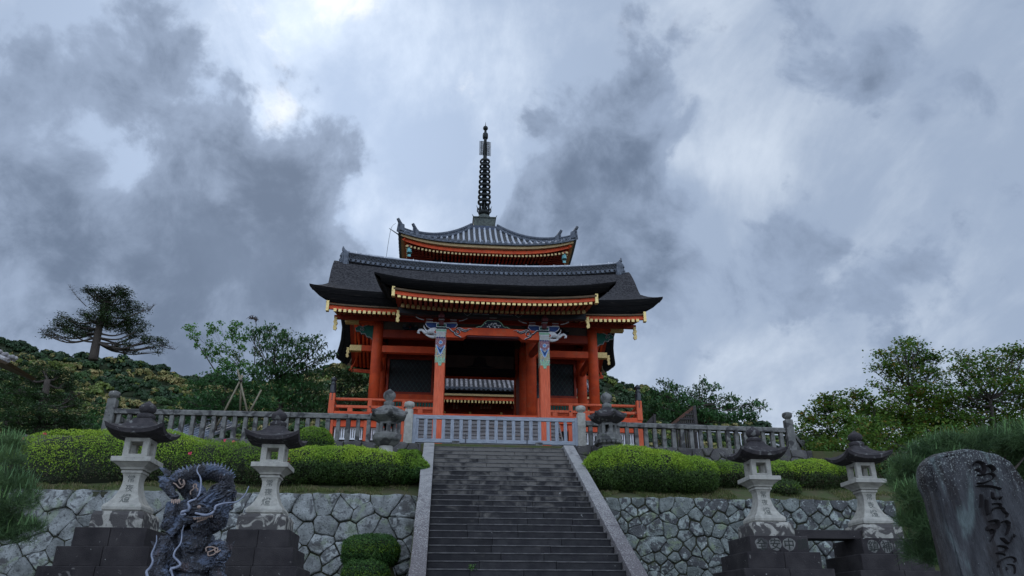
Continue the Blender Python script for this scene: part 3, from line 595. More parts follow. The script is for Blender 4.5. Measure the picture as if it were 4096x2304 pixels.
square_lantern('stone_lantern', 'pale square stone lantern beside the inscribed memorial stone', (9.38, 16.38, 3.465), GL, base_inscr='鎮補四')
MB().box(7.44, 8.94, 16.0, 16.5, 3.16, 3.34).build('stone_beam', STEPB, bevel=.015); tag(bpy.data.objects['stone_beam'], 'dark stone beam bridging the bases of the two right lanterns', 'stone beam')

# ---------------------------------------------------------------- hexagonal lanterns by the gate posts
def hex_lantern(label, loc, carved):
    t = thing('stone_lantern', label, 'stone lantern', loc, 'hexagonal lanterns flanking the gate posts'); B = lambda mb, nm, mat, **k: mb.build(nm, mat, t, local=True, **k); h6 = math.pi/6+.2
    def hx(r, z, lift=0, n=4, curve=0):
        out = []
        for i in range(6):
            a0 = h6+i*math.pi/3; a1 = a0+math.pi/3
            for j in range(n):
                q = j/n; m = abs(2*q-1); x = math.cos(a0)*(1-q)+math.cos(a1)*q; y = math.sin(a0)*(1-q)+math.sin(a1)*q; out.append((x*r, y*r, z+lift*m**3))
        return out
    mb = MB()
    if carved: mb.lathe([(.30,0),(.26,.1),(.22,.2),(.22,.75),(.30,.80)], n=20)
    else: mb.lathe([(.215,0),(.205,.1),(.195,.95)], n=24)
    B(mb, 'pillar', GRANL if not carved else GRANM, smooth=True)
    z = .95 if not carved else .80; mb = MB()
    mb.loft([hx(r, z+q, n=2) for r, q in ((.22,0),(.27,.03),(.42,.16),(.44,.20),(.45,.32),(.40,.34))] if not carved else [hx(r, z+q, n=2) for r, q in ((.24,-.02),(.33,.04),(.30,.07),(.40,.15),(.44,.20),(.44,.24),(.42,.26),(.42,.38),(.39,.40))]); B(mb, 'platform', GRANM, bevel=.01)
    if carved:
        mb = MB()
        for i in range(18): a = i*math.tau/18; mb.ball((.385*math.cos(a), .385*math.sin(a), z+.145), (.055,.055,.05), 8, 5)
        B(mb, 'lotus_carving', GRANM, smooth=True)
    z += .34 if not carved else .40
    mb = MB()
    for i in range(6):
        a = h6+i*math.pi/3; b = a+math.pi/3; pa = Vector((math.cos(a), math.sin(a), 0))*.27; pb = Vector((math.cos(b), math.sin(b), 0))*.27
        for u, v in ((0,.27),(.73,1)):
            p, q = pa.lerp(pb, u), pa.lerp(pb, v); mb.add([(*(p*k).xy, zz_) for zz_ in (z, z+.34) for k in (1,.8) ]+[(*(q*k).xy, zz_) for zz_ in (z, z+.34) for k in (1,.8)], [(0,2,6,4),(1,5,7,3),(0,4,5,1),(2,3,7,6),(0,1,3,2),(4,6,7,5)])
        for zz0, zz1 in ((z, z+.06), (z+.28, z+.34)):
            mb.add([(*(p*k).xy, q) for p in (pa, pb) for q in (zz0, zz1) for k in (.995,.8)], [(0,2,6,4),(1,5,7,3),(0,4,5,1),(2,3,7,6),(0,1,3,2),(4,6,7,5)])
    B(mb, 'fire_box', GRANM, bevel=0, recalc=True)
    z += .34; mb = MB(); mb.loft([hx(*q) for q in ((.27,z,0),(.50,z+.10,.05),(.565,z+.14,.09),(.57,z+.20,.10),(.46,z+.30,.04),(.30,z+.42,.01),(.16,z+.50,0))]); B(mb, 'roof', ROOFST if carved else GRANM)
    for i in range(6): a = h6+i*math.pi/3; mb = MB(); mb.ball((.55*math.cos(a), .55*math.sin(a), z+.275), (.05,.05,.045), 8, 6); B(mb, 'corner_scroll', GRANM, smooth=True)
    z += .48; mb = MB(); mb.lathe([(.13,0),(.15,.02),(.15,.13),(.10,.15),(.09,.17),(.16,.24),(.185,.32),(.17,.40),(.11,.46),(.05,.50),(.02,.53)], (0,0,z), 18); B(mb, 'finial', GRANM, smooth=True); return t
hex_lantern('mossy grey hexagonal lantern on a slim round pillar, left of the barrier', (-1.53, 21.9, 5.18), False)
hex_lantern('dark hexagonal lantern on a carved lotus base, right of the barrier', (5.03, 22.4, 5.50), True)
# ---------------------------------------------------------------- temple gate
tg = thing('temple_gate', 'vermilion temple gate with bark roof, gilt rafter ends and white elephant carvings', 'temple gate', (XC, 32, 6.5))
def part(mb, name, mats, parent=None, **k): return mb.build(name, mats, parent or tg, **k)
def X(v): return XC+v
# podium
mb = MB(); mb.box(X(-6.0), X(6.0), 27.95, 36.2, 6.4, 7.56); part(mb, 'podium', GRANM, bevel=.02)
# columns: three rows of four
for y in (29.4, 32.0, 34.5):
    for x in (-4.4, -1.84, 1.84, 4.4):
        mb = MB(); r = .215; mb.lathe([(r,0),(r,3.6),(r*.97,4.0),(r*.9,4.12),(r*.9,4.3)], (X(x), y, 8.45), 24)
        part(mb, 'column', VER, smooth=True)
# beams between the front columns, side bays
for sx in (-1, 1):
    a, b = sorted((sx*2.02, sx*4.2))
    for nm, z0, z1, th, mt in (('tie_beam', 12.07, 12.41, .11, VERD), ('tie_beam', 11.44, 11.72, .12, VER)):
        part(MB().box(X(a), X(b), 29.4-th, 29.4+th, z0, z1), nm, mt, bevel=.01)
    # side beams running back
    for z0, z1 in ((12.07,12.41),(11.44,11.72)):
        for y0, y1 in ((29.6,31.8),(32.2,34.3)): part(MB().box(X(sx*4.4-.1), X(sx*4.4+.1), y0, y1, z0, z1), 'tie_beam', VER)
    # latticed window wall in the middle row
    a, b = sorted((sx*2.06, sx*4.19)); Yw = 32.0
    part(MB().box(X(a), X(b), Yw-.10, Yw+.06, 10.22, 10.46), 'window_sill_beam', VER, bevel=.01)
    part(MB().box(X(a), X(b), Yw-.02, Yw+.05, 8.5, 10.22), 'lower_panel', VER)
    mb = MB(); n = 17
    for i in range(n): q = a+(b-a)*(i+.5)/n; mb.box(X(q)-.04, X(q)+.04, Yw-.07, Yw-.025, 9.86, 10.12)
    part(mb, 'green_louvre', GREEN); part(MB().box(X(a), X(b), Yw-.06, Yw-.02, 9.84, 9.87).box(X(a), X(b), Yw-.06, Yw-.02, 10.11, 10.14), 'louvre_frame', DARKB)
    part(MB().box(X(a), X(b), Yw-.01, Yw+.05, 12.15, 13.4), 'upper_panel', VERD)
    fr = MB(); fa, fb = a+.06, b-.06
    for x0, x1, z0, z1 in ((fa, fa+.09, 10.46, 12.15),(fb-.09, fb, 10.46, 12.15),(fa+.09, fb-.09, 10.46, 10.56),(fa+.09, fb-.09, 12.03, 12.15)): fr.box(X(x0), X(x1), Yw-.09, Yw+.04, z0, z1)
    wf = part(fr, 'window_frame', VERD, bevel=.008)
    mb = MB(); gx0, gx1, gz0, gz1 = X(fa+.09), X(fb-.09), 10.56, 12.03; stp = .20
    for s in (-1, 1):
        k = -14
        while k < 28:
            x = gx0+k*stp; pts = []
            # clip a 55-degree line to the frame
            sl = 1.45*s; t0 = (gx0-x); t1 = (gx1-x); za = gz0 if s > 0 else gz1; lo, hi = t0, t1
            for bz in (gz0, gz1):
                pass
            ta, tb = (gz0-za)/sl, (gz1-za)/sl; ta, tb = min(ta, tb), max(ta, tb); lo = max(lo, ta); hi = min(hi, tb)
            if hi-lo > .03:
                pa = Vector((x+lo, Yw-.04+s*.004, za+sl*lo)); pb = Vector((x+hi, Yw-.04+s*.004, za+sl*hi)); dn = (pb-pa).normalized(); nn_ = Vector((-dn.z, 0, dn.x))*.0105
                mb.add([pa-nn_, pb-nn_, pb+nn_, pa+nn_]+[q+Vector((0,.012,0)) for q in (pa-nn_, pb-nn_, pb+nn_, pa+nn_)], [(0,1,2,3),(7,6,5,4),(0,4,5,1),(3,2,6,7)])
            k += 1
    mb.build('diagonal_lattice', M('green_grey_lattice', (.05,.075,.075), bump=0), wf); MB().box(gx0, gx1, Yw+.02, Yw+.035, gz0, gz1).build('dark_backing', DARKB, wf)
    # inner side walls and the folded door leaf
    part(MB().box(X(sx*1.84-.05), X(sx*1.84+.05), 32.2, 34.3, 8.5, 13.2), 'passage_wall', VERD)
    part(MB().box(*sorted((X(sx*1.70), X(sx*1.76))), 32.25, 34.2, 8.6, 11.9), 'door_leaf', VERD, bevel=.01)
# back row: lintel over the passage, closed side bays
part(MB().box(X(-1.66), X(1.66), 34.38, 34.6, 12.05, 13.6), 'rear_lintel_panel', DARKB)
part(MB().box(X(-1.66), X(1.66), 34.30, 34.5, 11.98, 12.05), 'lintel_edge', VER)
part(MB().box(X(-1.66), X(1.66), 34.26, 34.36, 12.12, 12.42), 'rear_tie_beam', DARKB, bevel=.01)
for sx in (-1, 1):
    a, b = sorted((sx*2.03, sx*4.2)); part(MB().box(X(a), X(b), 34.45, 34.55, 8.5, 13.2), 'rear_panel', VERD)
mb = MB()
for i in range(36): x = -1.55+3.1*i/35; mb.box(X(x)-.022, X(x)+.022, 33.9, 33.96, 13.25, 13.75)
part(mb, 'inner_grille', M('grille_timber', (.05,.055,.062), bump=0)); part(MB().box(X(-4.6), X(4.6), 29.3, 34.7, 13.62, 13.7), 'ceiling', DARKB)
# inner frog-leg strut silhouette against the plaster over the rear lintel
part(MB().box(X(-1.6), X(1.6), 34.2, 34.24, 12.45, 13.05), 'inner_plaster', PLAST)
mb = MB(); kp = [(-1.1,0),(-.55,.10),(-.42,.42),(0,.52),(.42,.42),(.55,.10),(1.1,0)]; mb.prism(kp, lambda a, b: (X(a*.6), 34.12, 12.46+b), lambda a, b: (X(a*.6), 34.19, 12.46+b)); part(mb, 'inner_strut', DARKB)
# wall above the beams between front columns: plaster, brackets
part(MB().box(X(-4.3), X(4.3), 29.42, 29.50, 12.41, 13.3), 'frieze_plaster', PLAST)
def bracket(x, y, z, s=1.0, dark=True, parent=None):
    """three-on-one bracket set seen from the front"""
    a = NAVY if dark else BLUE; o = OUTL
    root = MB(); root.box(X(x)-.17*s, X(x)+.17*s, y-.17*s, y+.17*s, z+.02*s, z+.15*s); root.cbox((X(x), y, z-.03*s), (.26*s, .26*s, .10*s)); 
    p = root.build('bracket_set', GREEN if not dark else NAVY, parent or tg, bevel=.008)
    if not dark:
        MB().box(X(x)-.178*s, X(x)+.178*s, y-.185*s, y-.172*s, z+.135*s, z+.155*s).box(X(x)-.178*s, X(x)+.178*s, y-.185*s, y-.172*s, z+.018*s, z+.034*s).box(X(x)-.178*s, X(x)-.160*s, y-.185*s, y-.172*s, z+.034*s, z+.135*s).box(X(x)+.160*s, X(x)+.178*s, y-.185*s, y-.172*s, z+.034*s, z+.135*s).build('outline', WHITE, p)
    arm = [(-.56,.20),(.56,.20),(.56,.12),(.50,.04),(.40,-.02),(.18,-.02),(.18,.05),(-.18,.05),(-.18,-.02),(-.40,-.02),(-.50,.04),(-.56,.12)]
    mb = MB(); mb.prism([(q[0]*s, q[1]*s) for q in arm], lambda a_, b_: (X(x)+a_, y-.07, z+b_+.02), lambda a_, b_: (X(x)+a_, y+.07, z+b_+.02)); mb.build('bracket_arm', a, p)
    if not dark:
        mb = MB(); q_ = [(X(x)+a_*s, y-.085, z+b_*s+.02) for a_, b_ in arm[:6]]; mb.tube(q_, .012, 4); mb.tube([(X(x)-(q.__getitem__(0)-X(x)), q[1], q[2]) for q in q_], .012, 4); mb.build('arm_outline', WHITE, p)
    for dx in (-.42, 0, .42):
        if dx == 0: continue
        MB().box(X(x)+dx*s-.11*s, X(x)+dx*s+.11*s, y-.11, y+.11, z+.23*s, z+.33*s).build('bearing_block', MAROON if not dark else NAVY, p, bevel=.006)
        MB().box(X(x)+dx*s-.12*s, X(x)+dx*s+.12*s, y-.126, y-.112, z+.315*s, z+.335*s).box(X(x)+dx*s-.12*s, X(x)+dx*s+.12*s, y-.126, y-.112, z+.225*s, z+.24*s).build('block_outline', OUTL, p)
    MB().box(X(x)-.08*s, X(x)+.08*s, y-.30*s, y-.02, z+.06*s, z+.28*s).build('bracket_tongue', MAROON, p, bevel=.006)
    MB().box(X(x)-.10*s, X(x)+.10*s, y-.36*s, y-.22*s, z+.24*s, z+.42*s).build('bracket_tip', OUTL if not dark else NAVY, p, bevel=.006)
    return p
for x in (-4.4, -1.84, 1.84, 4.4): bracket(x, 29.4, 12.78, .9)
for sx in (-1, 1): bracket(sx*3.12, 29.4, 12.45, .55)
# green cloud-shaped noses outside the corner columns
for sx in (-1, 1):
    pts = [(.2,.28),(.45,.30),(.62,.22),(.78,.26),(.92,.16),(.88,.03),(.72,.02),(.66,-.08),(.52,-.06),(.44,-.20),(.30,-.22),(.2,-.30)]
    mb = MB(); mb.prism([(sx*a, b) for a, b in pts], lambda a, b: (X(sx*4.4)+a, 29.33, 12.28+b), lambda a, b: (X(sx*4.4)+a, 29.47, 12.28+b)); n_ = part(mb, 'cloud_nose', GREEN)
    MB().tube([(X(sx*4.4)+sx*a, 29.32, 12.28+b) for a, b in pts[1:]], .018, 5).build('scroll_outline', OUTL, n_)
    sp = [(sx*(.66+.10*k/14*math.cos(k*.75)), .12+.10*k/14*math.sin(k*.75)) for k in range(15)]; MB().tube([(X(sx*4.4)+a, 29.32, 12.28+b) for a, b in sp], .014, 5).build('scroll', OUTL, n_)
# ---- porch pillars
PY = 25.55
for sx in (-1, 1):
    x = X(sx*1.84); mb = MB(); h = .175
    mb.loft([[(x+a*h, PY+b*h, z) for a, b in ((-1,-.86),(-.86,-1),(.86,-1),(1,-.86),(1,.86),(.86,1),(-.86,1),(-1,.86))] for z in (6.62, 9.98)]); pl = part(mb, 'porch_pillar', VERW)
    part(MB().cbox((x, PY, 6.56), (.62,.62,.3), tx=.9, ty=.9), 'pillar_base', GRANM, bevel=.02)
    h = .183; mb = MB(); mb.loft([[(x+a*h, PY+b*h, z) for a, b in ((-1,-.86),(-.86,-1),(.86,-1),(1,-.86),(1,.86),(.86,1),(-.86,1),(-1,.86))] for z in (9.80, 10.92)]); mb.loft([[(x+a*h*.9, PY+b*h, z) for a, b in ((-1,-.9),(1,-.9),(1,.9),(-1,.9))] for z in (9.68,9.80)]); bd = mb.build('painted_band', PAINTP, pl)
    yf = PY-h-.006
    # flutes, chevrons, roundel, blue tongue, green leaf scales
    mb = MB(); [mb.box(x-.16+.0355*i*1.02, x-.16+.0355*i*1.02+.020, yf-.006, yf+.004, 10.74, 10.95) for i in range(9)]; mb.build('flutes', WHITE, bd)
    MB().box(x-.186, x+.186, PY-.19, PY+.19, 10.925, 10.945).box(x-.186, x+.186, PY-.19, PY+.19, 11.03, 11.045).build('white_band', WHITE, bd); MB().box(x-.184, x+.184, PY-.187, PY+.187, 10.945, 11.03).build('green_band', GREENL, bd)
    MB().box(x-.178, x+.178, yf-.002, yf+.002, 10.36, 10.735).build('maroon_field', M('russet_paint', (.30,.085,.05), (.20,.16,.26), sc=30, bump=0, stains=(((.5,.5,.45),26,.6,.64,{}),)), bd)
    mb = MB(); [mb.lathe([(.0,0),(.034,.001),(.034,.008),(0,.008)], n=10) for _ in ()]; 
    for i in range(4): mb.ball((x-.125+.083*i, yf, 10.725), (.034,.008,.034), 10, 6)
    mb.build('blue_scallop', BLUE, bd)
    mb = MB(); mb.tube([(x+.064*math.cos(a), yf-.006, 10.54+.064*math.sin(a)) for a in [k*math.tau/16 for k in range(17)]], .010, 5); mb.build('roundel_rim', WHITE, bd); MB().ball((x, yf, 10.54), (.058,.006,.058), 14, 6).build('roundel', BLUEL, bd)
    for sc_, mt, yy in ((1, WHITE, .000), (.86, BLUEL, .003), (.55, BLUE, .006)):
        v = [(-.16,.22),(-.05,.10),(0,.05),(.05,.10),(.16,.22),(.16,.14),(.08,-.02),(.06,-.10),(0,-.17),(-.06,-.10),(-.08,-.02),(-.16,.14)]
        mb = MB(); mb.prism([(a*sc_, b*sc_) for a, b in v], lambda a, b: (x+a, yf-.004-yy, 10.25+b), lambda a, b: (x+a, yf+.002, 10.25+b)); mb.build('blue_tongue', mt, bd)
    mb = MB(); r2 = random.Random(5)
    for zz_ in (9.72, 9.78, 9.84, 9.90, 9.96):
        wdt = .03+(zz_-9.70)*.45
        for q in (-1, -.33, .33, 1) if wdt > .07 else (-.5, .5): mb.ball((x+q*min(wdt, .14), yf, zz_), (.034,.008,.036), 8, 5)
    mb.build('green_leaf_scales', GREENL, bd)
    # bracket set over the pillar
    bracket(sx*1.84, PY, 11.10, 1.0, dark=False); part(MB().box(x-.15, x+.15, PY-.15, PY+.15, 11.04, 11.10), 'pillar_cap', NAVY)
    part(MB().box(x-.07, x+.07, PY-.42, PY-.1, 11.44, 11.60).box(x-.11, x+.11, PY-.52, PY-.30, 11.36, 11.47), 'carved_tip', MAROON, bevel=.01)
    # elephant head on the outer side
    def E(a, b, c=0): return (x+sx*a, PY+c, 10.98+b)
    el = MB(); el.tube([E(.12,.0), E(.24,.03), E(.36,.03), E(.46,-.01), E(.52,-.04)], [.15,.175,.15,.10,.07], 12, flat=.75)
    el.tube(bez([E(.44,.0), E(.56,-.02), E(.66,.055), E(.76,.06), E(.815,-.005), E(.79,-.055), E(.755,-.03)], 16), [.09,.085,.075,.065,.058,.052,.048,.045,.042,.04,.038,.036,.034,.032,.030,.027,.022], 8)
    el.tube(bez([E(.14,-.14), E(.30,-.17), E(.44,-.145), E(.54,-.10)], 8), [.07,.07,.065,.06,.05,.045,.035,.03,.015], 8)
    eh = part(el, 'elephant_head', WHITE, smooth=True)
    MB().tube(bez([E(.44,-.05,-.09), E(.53,.03,-.11), E(.60,.13,-.12), E(.62,.22,-.12)], 8), [.032,.03,.028,.026,.023,.019,.014,.009,.004], 7).build('tusk', WHITE, eh, smooth=True)
    MB().ball(E(.19,-.02,-.135), (.065,.03,.085), 10, 6).build('ear', M('ear_red', (.45,.10,.08), bump=0), eh, smooth=True); MB().tube([E(.19+.07*math.cos(k*math.tau/14), -.02+.095*math.sin(k*math.tau/14), -.15) for k in range(15)], .016, 5).build('ear_rim', WHITE, eh)
    MB().ball(E(.36,.075,-.125), (.026,.012,.014), 8, 5).build('eye', DARKB, eh); MB().tube([E(.44,-.09,-.06), E(.34,-.115,-.11), E(.28,-.10,-.12)], .012, 5).build('mouth_line', DARKB, eh)
    # connecting beams from pillar back to the main body
    part(MB().tube(bez([(x, PY+.15, 10.95), (x, 27.3, 11.15), (x, 29.2, 11.5)], 10), .13, 8, flat=1.1), 'link_beam', VERD)
# ---- rainbow beam with scrolls
bp = [(-1.66,-.245),(-1.05,-.245),(-.98,-.18),(-.9,-.135),(.9,-.135),(.98,-.18),(1.05,-.245),(1.66,-.245),(1.66,.03),(1.55,.10),(1.2,.14),(0,.155),(-1.2,.14),(-1.55,.10),(-1.66,.03)]
mb = MB(); mb.prism(bp, lambda a, b: (X(a), PY-.15, 11.0+b), lambda a, b: (X(a), PY+.15, 11.0+b)); rb = part(mb, 'rainbow_beam', VER, bevel=.006)
for sx in (-1, 1):
    for off, mt, rr in ((.0, DARKB, .022), (-.004, WHITE, .014)):
        o = .022 if mt is DARKB else 0; F = lambda a, b: (X(sx*(1.66-a))+sx*o*.6, PY-.155+off, 11.0+b-o)
        mb = MB(); mb.tube(bez([F(0,.12), F(.1,.10), F(.2,.0), F(.27,-.03)]+[F(.40+.115*math.cos(t)*(1-k*.075), -.03+.115*math.sin(t)*(1-k*.075)) for k, t in enumerate([math.pi-.9*j for j in range(9)])], 40), rr, 5)
        mb.tube(bez([F(.285,-.04), F(.32,-.12), F(.40,-.165), F(.48,-.20), F(.53,-.235)], 12), rr, 5)
        mb.tube(bez([F(.36,.08), F(.46,.12), F(.60,.07), F(.70,.05), F(.80,.095), F(.93,.08)], 16), [rr]*12+[rr*.8,rr*.6,rr*.5,rr*.3,rr*.2], 5); mb.tube(bez([F(.50,.06), F(.62,.01), F(.70,.0), F(.80,.06)], 10), rr, 5); mb.build('cloud_scroll', mt, rb)
part(MB().box(X(-.92), X(.92), PY-.12, PY+.12, 10.80, 10.866), 'beam_underside_rib', MAROON, bevel=.015)
# frog-leg strut on the beam
fp = [(-.62,0),(-.50,.07),(-.44,.05),(-.36,.12),(-.30,.22),(-.2,.30),(0,.315),(.2,.30),(.30,.22),(.36,.12),(.44,.05),(.50,.07),(.62,0)]
mb = MB(); mb.prism(fp, lambda a, b: (X(a), PY-.06, 11.16+b), lambda a, b: (X(a), PY+.06, 11.16+b)); kf = part(mb, 'frog_leg_strut', NAVY)
MB().tube([(X(a), PY-.07, 11.165+b) for a, b in fp], .016, 5).build('teal_outline', GREENL, kf)
mb = MB(); r2 = random.Random(3); [mb.ball((X(r2.uniform(-.27,.27)), PY-.07, 11.18+r2.uniform(.02,.2)), (.022,.012,.022), 6, 4) for _ in range(26)]; mb.build('carved_flowers', WHITE, kf)
part(MB().box(X(-.12), X(.12), PY-.1, PY+.1, 11.475, 11.56), 'bearing_block', MAROON); part(MB().box(X(-.13), X(.13), PY-.115, PY-.102, 11.545, 11.565), 'block_edge', OUTL)
# purlin with painted lozenges
part(MB().sweepx([(PY-.10,11.58),(PY-.10,11.80),(PY+.12,11.80),(PY+.12,11.58)], [X(-3.4+.4*i) for i in range(18)], lambda x: .06*(abs(x-XC)/3.4)**3), 'porch_purlin', DARKB)
mb = MB()
for sx in (-1,1):
    mb.tube([(X(sx*.15), PY-.115, 11.69), (X(sx*.72), PY-.115, 11.69)], .009, 4); a = .92; mb.tube([(X(sx*(a-.12)), PY-.115, 11.69), (X(sx*a), PY-.115, 11.77), (X(sx*(a+.12)), PY-.115, 11.69), (X(sx*a), PY-.115, 11.61), (X(sx*(a-.12)), PY-.115, 11.69)], .009, 4)
part(mb, 'purlin_tracery', OUTL)
# curved outline arms above pillars, plaster infill between
for sx in (-1, 1):
    for s2 in (-1, 1):
        p0 = sx*1.84+s2*.62; mb = MB(); mb.tube(bez([(X(p0), PY-.05, 11.42), (X(p0+s2*.15), PY-.05, 11.45), (X(p0+s2*.3), PY-.05, 11.53)], 8), .018, 5); part(mb, 'arm_scroll', OUTL)
# ---------------------------------------------------------------- roof
RT = [(0,16.35),(.8,15.78),(1.6,15.14),(2.6,14.36),(3.6,13.70),(4.4,13.30),(5.5,12.93),(7.0,12.44),(8.3,12.07)]
def rz(t):
    v = 0; 
    for q, wq in ((-.35,.25),(0,.5),(.35,.25)): v += wq*lerp_tab(RT, max(0, t+q))
    return v
def lift(u, t): return .40*abs(u)**2.2*max(0, 1-t/2.6)+(.27*abs(u)**5*max(0, min(1, (t-2.2)/2.2)))
def wd_(t): return lerp_tab([(0,6.86),(1.3,6.76),(2.6,6.6),(3.4,6.72),(4.4,7.02)], t)
ts = [0,.25,.5,.8,1.2,1.6,2.0,2.3,2.6,2.9,3.3,3.7,4.05,4.4]; us = [-1+2*i/48 for i in range(49)]
mb = MB()
for sgn in (-1, 1):
    rings = [[(X(u*wd_(t)), 32+sgn*t, rz(t)+lift(u, t)) for u in us] for t in ts]; mb.loft(rings, cap=False, closed=False)
mb.build('bark_roof', BARK, tg, smooth=True, recalc=False)
# porch roof continuing the front slope
mb = MB(); kx = lambda t: 4.17; tk = [4.3,4.6,5.0,5.5,6.2,7.0,7.7,8.1,8.3]; uk = [-1+2*i/36 for i in range(37)]
def kz(u, t): return rz(t)+.30*abs(u)**3*min(1, (t-4.0)/4.0)+.015
rings = [[(X(u*4.17), 32-t, kz(u, t)) for u in uk] for t in tk]; mb.loft(rings, cap=False, closed=False); mb.build('porch_bark_roof', BARK, tg, smooth=True)
# thick cut edges of the bark: stepped bands
def edge_band(top, inset_dir, parts_, name):
    """top: list of points on the outer top edge; each level moves in and down"""
    mb = MB(); rows = []
    for k, (din, dz) in enumerate(parts_): rows.append([tuple(Vector(p)+Vector(d)*din+Vector((0,0,dz))) for p, d in zip(top, inset_dir)])
    mb.loft(rows, cap=False, closed=False); return mb.build(name, BARKE, tg, recalc=False)
PR = [(0,0),(.02,-.10),(.14,-.24),(.15,-.245),(.185,-.255),(.20,-.27),(.40,-.44),(.66,-.58)]
tops = [(X(u*wd_(4.4)), 32-4.4, rz(4.4)+lift(u, 4.4)) for u in us]; dirs = [Vector((-u*1.0*(abs(u)>.0)*abs(u)**3, .35, 0)) for u in us]
edge_band(tops, dirs, PR, 'eave_edge')
tb = [(x, 64-y, z) for x, y, z in tops]; edge_band(tb[::-1], [Vector((d.x, -d.y, 0)) for d in dirs[::-1]], PR, 'eave_edge')
for sx in (-1, 1):
    # rake: thick cut bark along the open gable, both slopes, with board and vermilion barge board inside it
    rk = [(X(sx*wd_(t)), 32+s*t, rz(t)+lift(1, t)) for s, tt in ((-1, ts[::-1]), (1, ts[1:])) for t in tt]
    dd = [Vector((-sx, 0 if 0 < i < len(rk)-1 else (.35 if i == 0 else -.35), 0)) for i in range(len(rk))]
    if sx < 0: edge_band(rk[::-1], dd[::-1], PR, 'gable_edge')
    else: edge_band(rk, dd, PR, 'gable_edge')
    inn = [(x-sx*.60, min(max(y, 28.0), 36.0), z-.56) for x, y, z in rk]
    MB().loft([[(x-sx*.04, y, z-.01) for x, y, z in inn], [(x-sx*.06, y, z-.10) for x, y, z in inn], [(x-sx*.22, y, z-.10) for x, y, z in inn]], cap=False, closed=False).build('weathered_rake_board', LINEW, tg)
    MB().loft([[(x-sx*.22, y, z-.04) for x, y, z in inn], [(x-sx*.22, y, z-.24) for x, y, z in inn], [(x-sx*.30, y, z-.24) for x, y, z in inn], [(x-sx*.30, y, z-.04) for x, y, z in inn]], cap=False, closed=False).build('barge_board', VER, tg)
    # gable wall over the end columns
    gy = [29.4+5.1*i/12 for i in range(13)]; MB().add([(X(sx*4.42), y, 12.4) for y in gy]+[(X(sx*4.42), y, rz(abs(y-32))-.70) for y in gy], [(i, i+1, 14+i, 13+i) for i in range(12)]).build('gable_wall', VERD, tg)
    # porch side edge
    tk2 = [4.2,4.6,5.0,5.5,6.2,7.0,7.7,8.3]; tp = [(X(sx*4.17), 32-t, kz(1, t)) for t in tk2]
    edge_band(tp, [Vector((-sx, .35 if i == len(tk2)-1 else 0, 0)) for i in range(len(tk2))], PR, 'porch_side_edge')
tops = [(X(u*4.17), 23.7, kz(u, 8.3)) for u in uk]; edge_band(tops, [Vector((-(1 if abs(u) > .99 else 0)*u, .35, 0)) for u in uk], [(0,0),(.02,-.06),(.14,-.125),(.15,-.13),(.185,-.14),(.20,-.15),(.40,-.21),(.66,-.27)], 'porch_eave_edge')
# weathered under-eave board + vermilion fascia (curved)
def fascia(nm, xs, y, z0, z1, zl, mat, th=.08): part(MB().sweepx([(y,z0),(y,z1),(y+th,z1),(y+th,z0)], xs, zl), nm, mat)
lk = lambda x: .17*(abs(x-XC)/3.5)**3; lm = lambda x: .10*max(0, (abs(x-XC)/6.3))**6
xk = [X(-3.5+7.0*i/28) for i in range(29)]; xm = [X(-6.28+12.56*i/40) for i in range(41)]
fascia('under_eave_board', xk, 23.93, 11.73, 11.80, lk, LINEW, .3); fascia('fascia', xk, 24.02, 11.60, 11.735, lk, VER, .1)
fascia('under_eave_board', xm, 27.80, 12.74, 12.80, lm, LINEW, .3); fascia('fascia', xm, 27.88, 12.58, 12.745, lm, VER, .1)
fascia('rear_fascia', xm, 36.05, 12.58, 12.745, lm, VER, .1)
for sx in (-1, 1):
    part(MB().box(X(sx*3.50)-.055, X(sx*3.50)+.055, 23.94, 24.10, 11.66, 12.02), 'gilt_corner_plate', GOLD, bevel=.01)
    part(MB().box(X(sx*6.27)-.055, X(sx*6.27)+.055, 27.78, 27.96, 12.55, 12.98), 'gilt_corner_plate', GOLD, bevel=.01)
# soffits
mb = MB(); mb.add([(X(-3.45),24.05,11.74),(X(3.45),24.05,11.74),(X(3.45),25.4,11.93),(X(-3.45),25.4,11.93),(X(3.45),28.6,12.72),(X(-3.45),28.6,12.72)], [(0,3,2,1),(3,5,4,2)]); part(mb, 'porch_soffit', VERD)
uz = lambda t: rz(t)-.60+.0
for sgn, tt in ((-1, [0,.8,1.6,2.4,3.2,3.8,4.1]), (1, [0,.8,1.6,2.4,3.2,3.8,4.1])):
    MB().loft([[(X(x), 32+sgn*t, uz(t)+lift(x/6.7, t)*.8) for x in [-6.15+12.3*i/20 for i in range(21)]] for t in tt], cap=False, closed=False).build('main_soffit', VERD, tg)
# gable-side rafters running down both slopes, seen from below
mb = MB()
for sx in (-1, 1):
    for sgn in (-1, 1):
        for i in range(8):
            x = sx*(4.62+.185*i); pts_ = [(t, uz(t)+lift(x/6.7, t)*.8) for t in (.15,.9,1.7,2.5,3.3,4.0)]
            mb.loft([[(X(x)+a_, 32+sgn*t, z+b_) for a_, b_ in ((-.045,-.11),(.045,-.11),(.045,-.01),(-.045,-.01))] for t, z in pts_])
r_ = mb.build('gable_rafters', VER, tg); r_['kind'] = 'stuff'
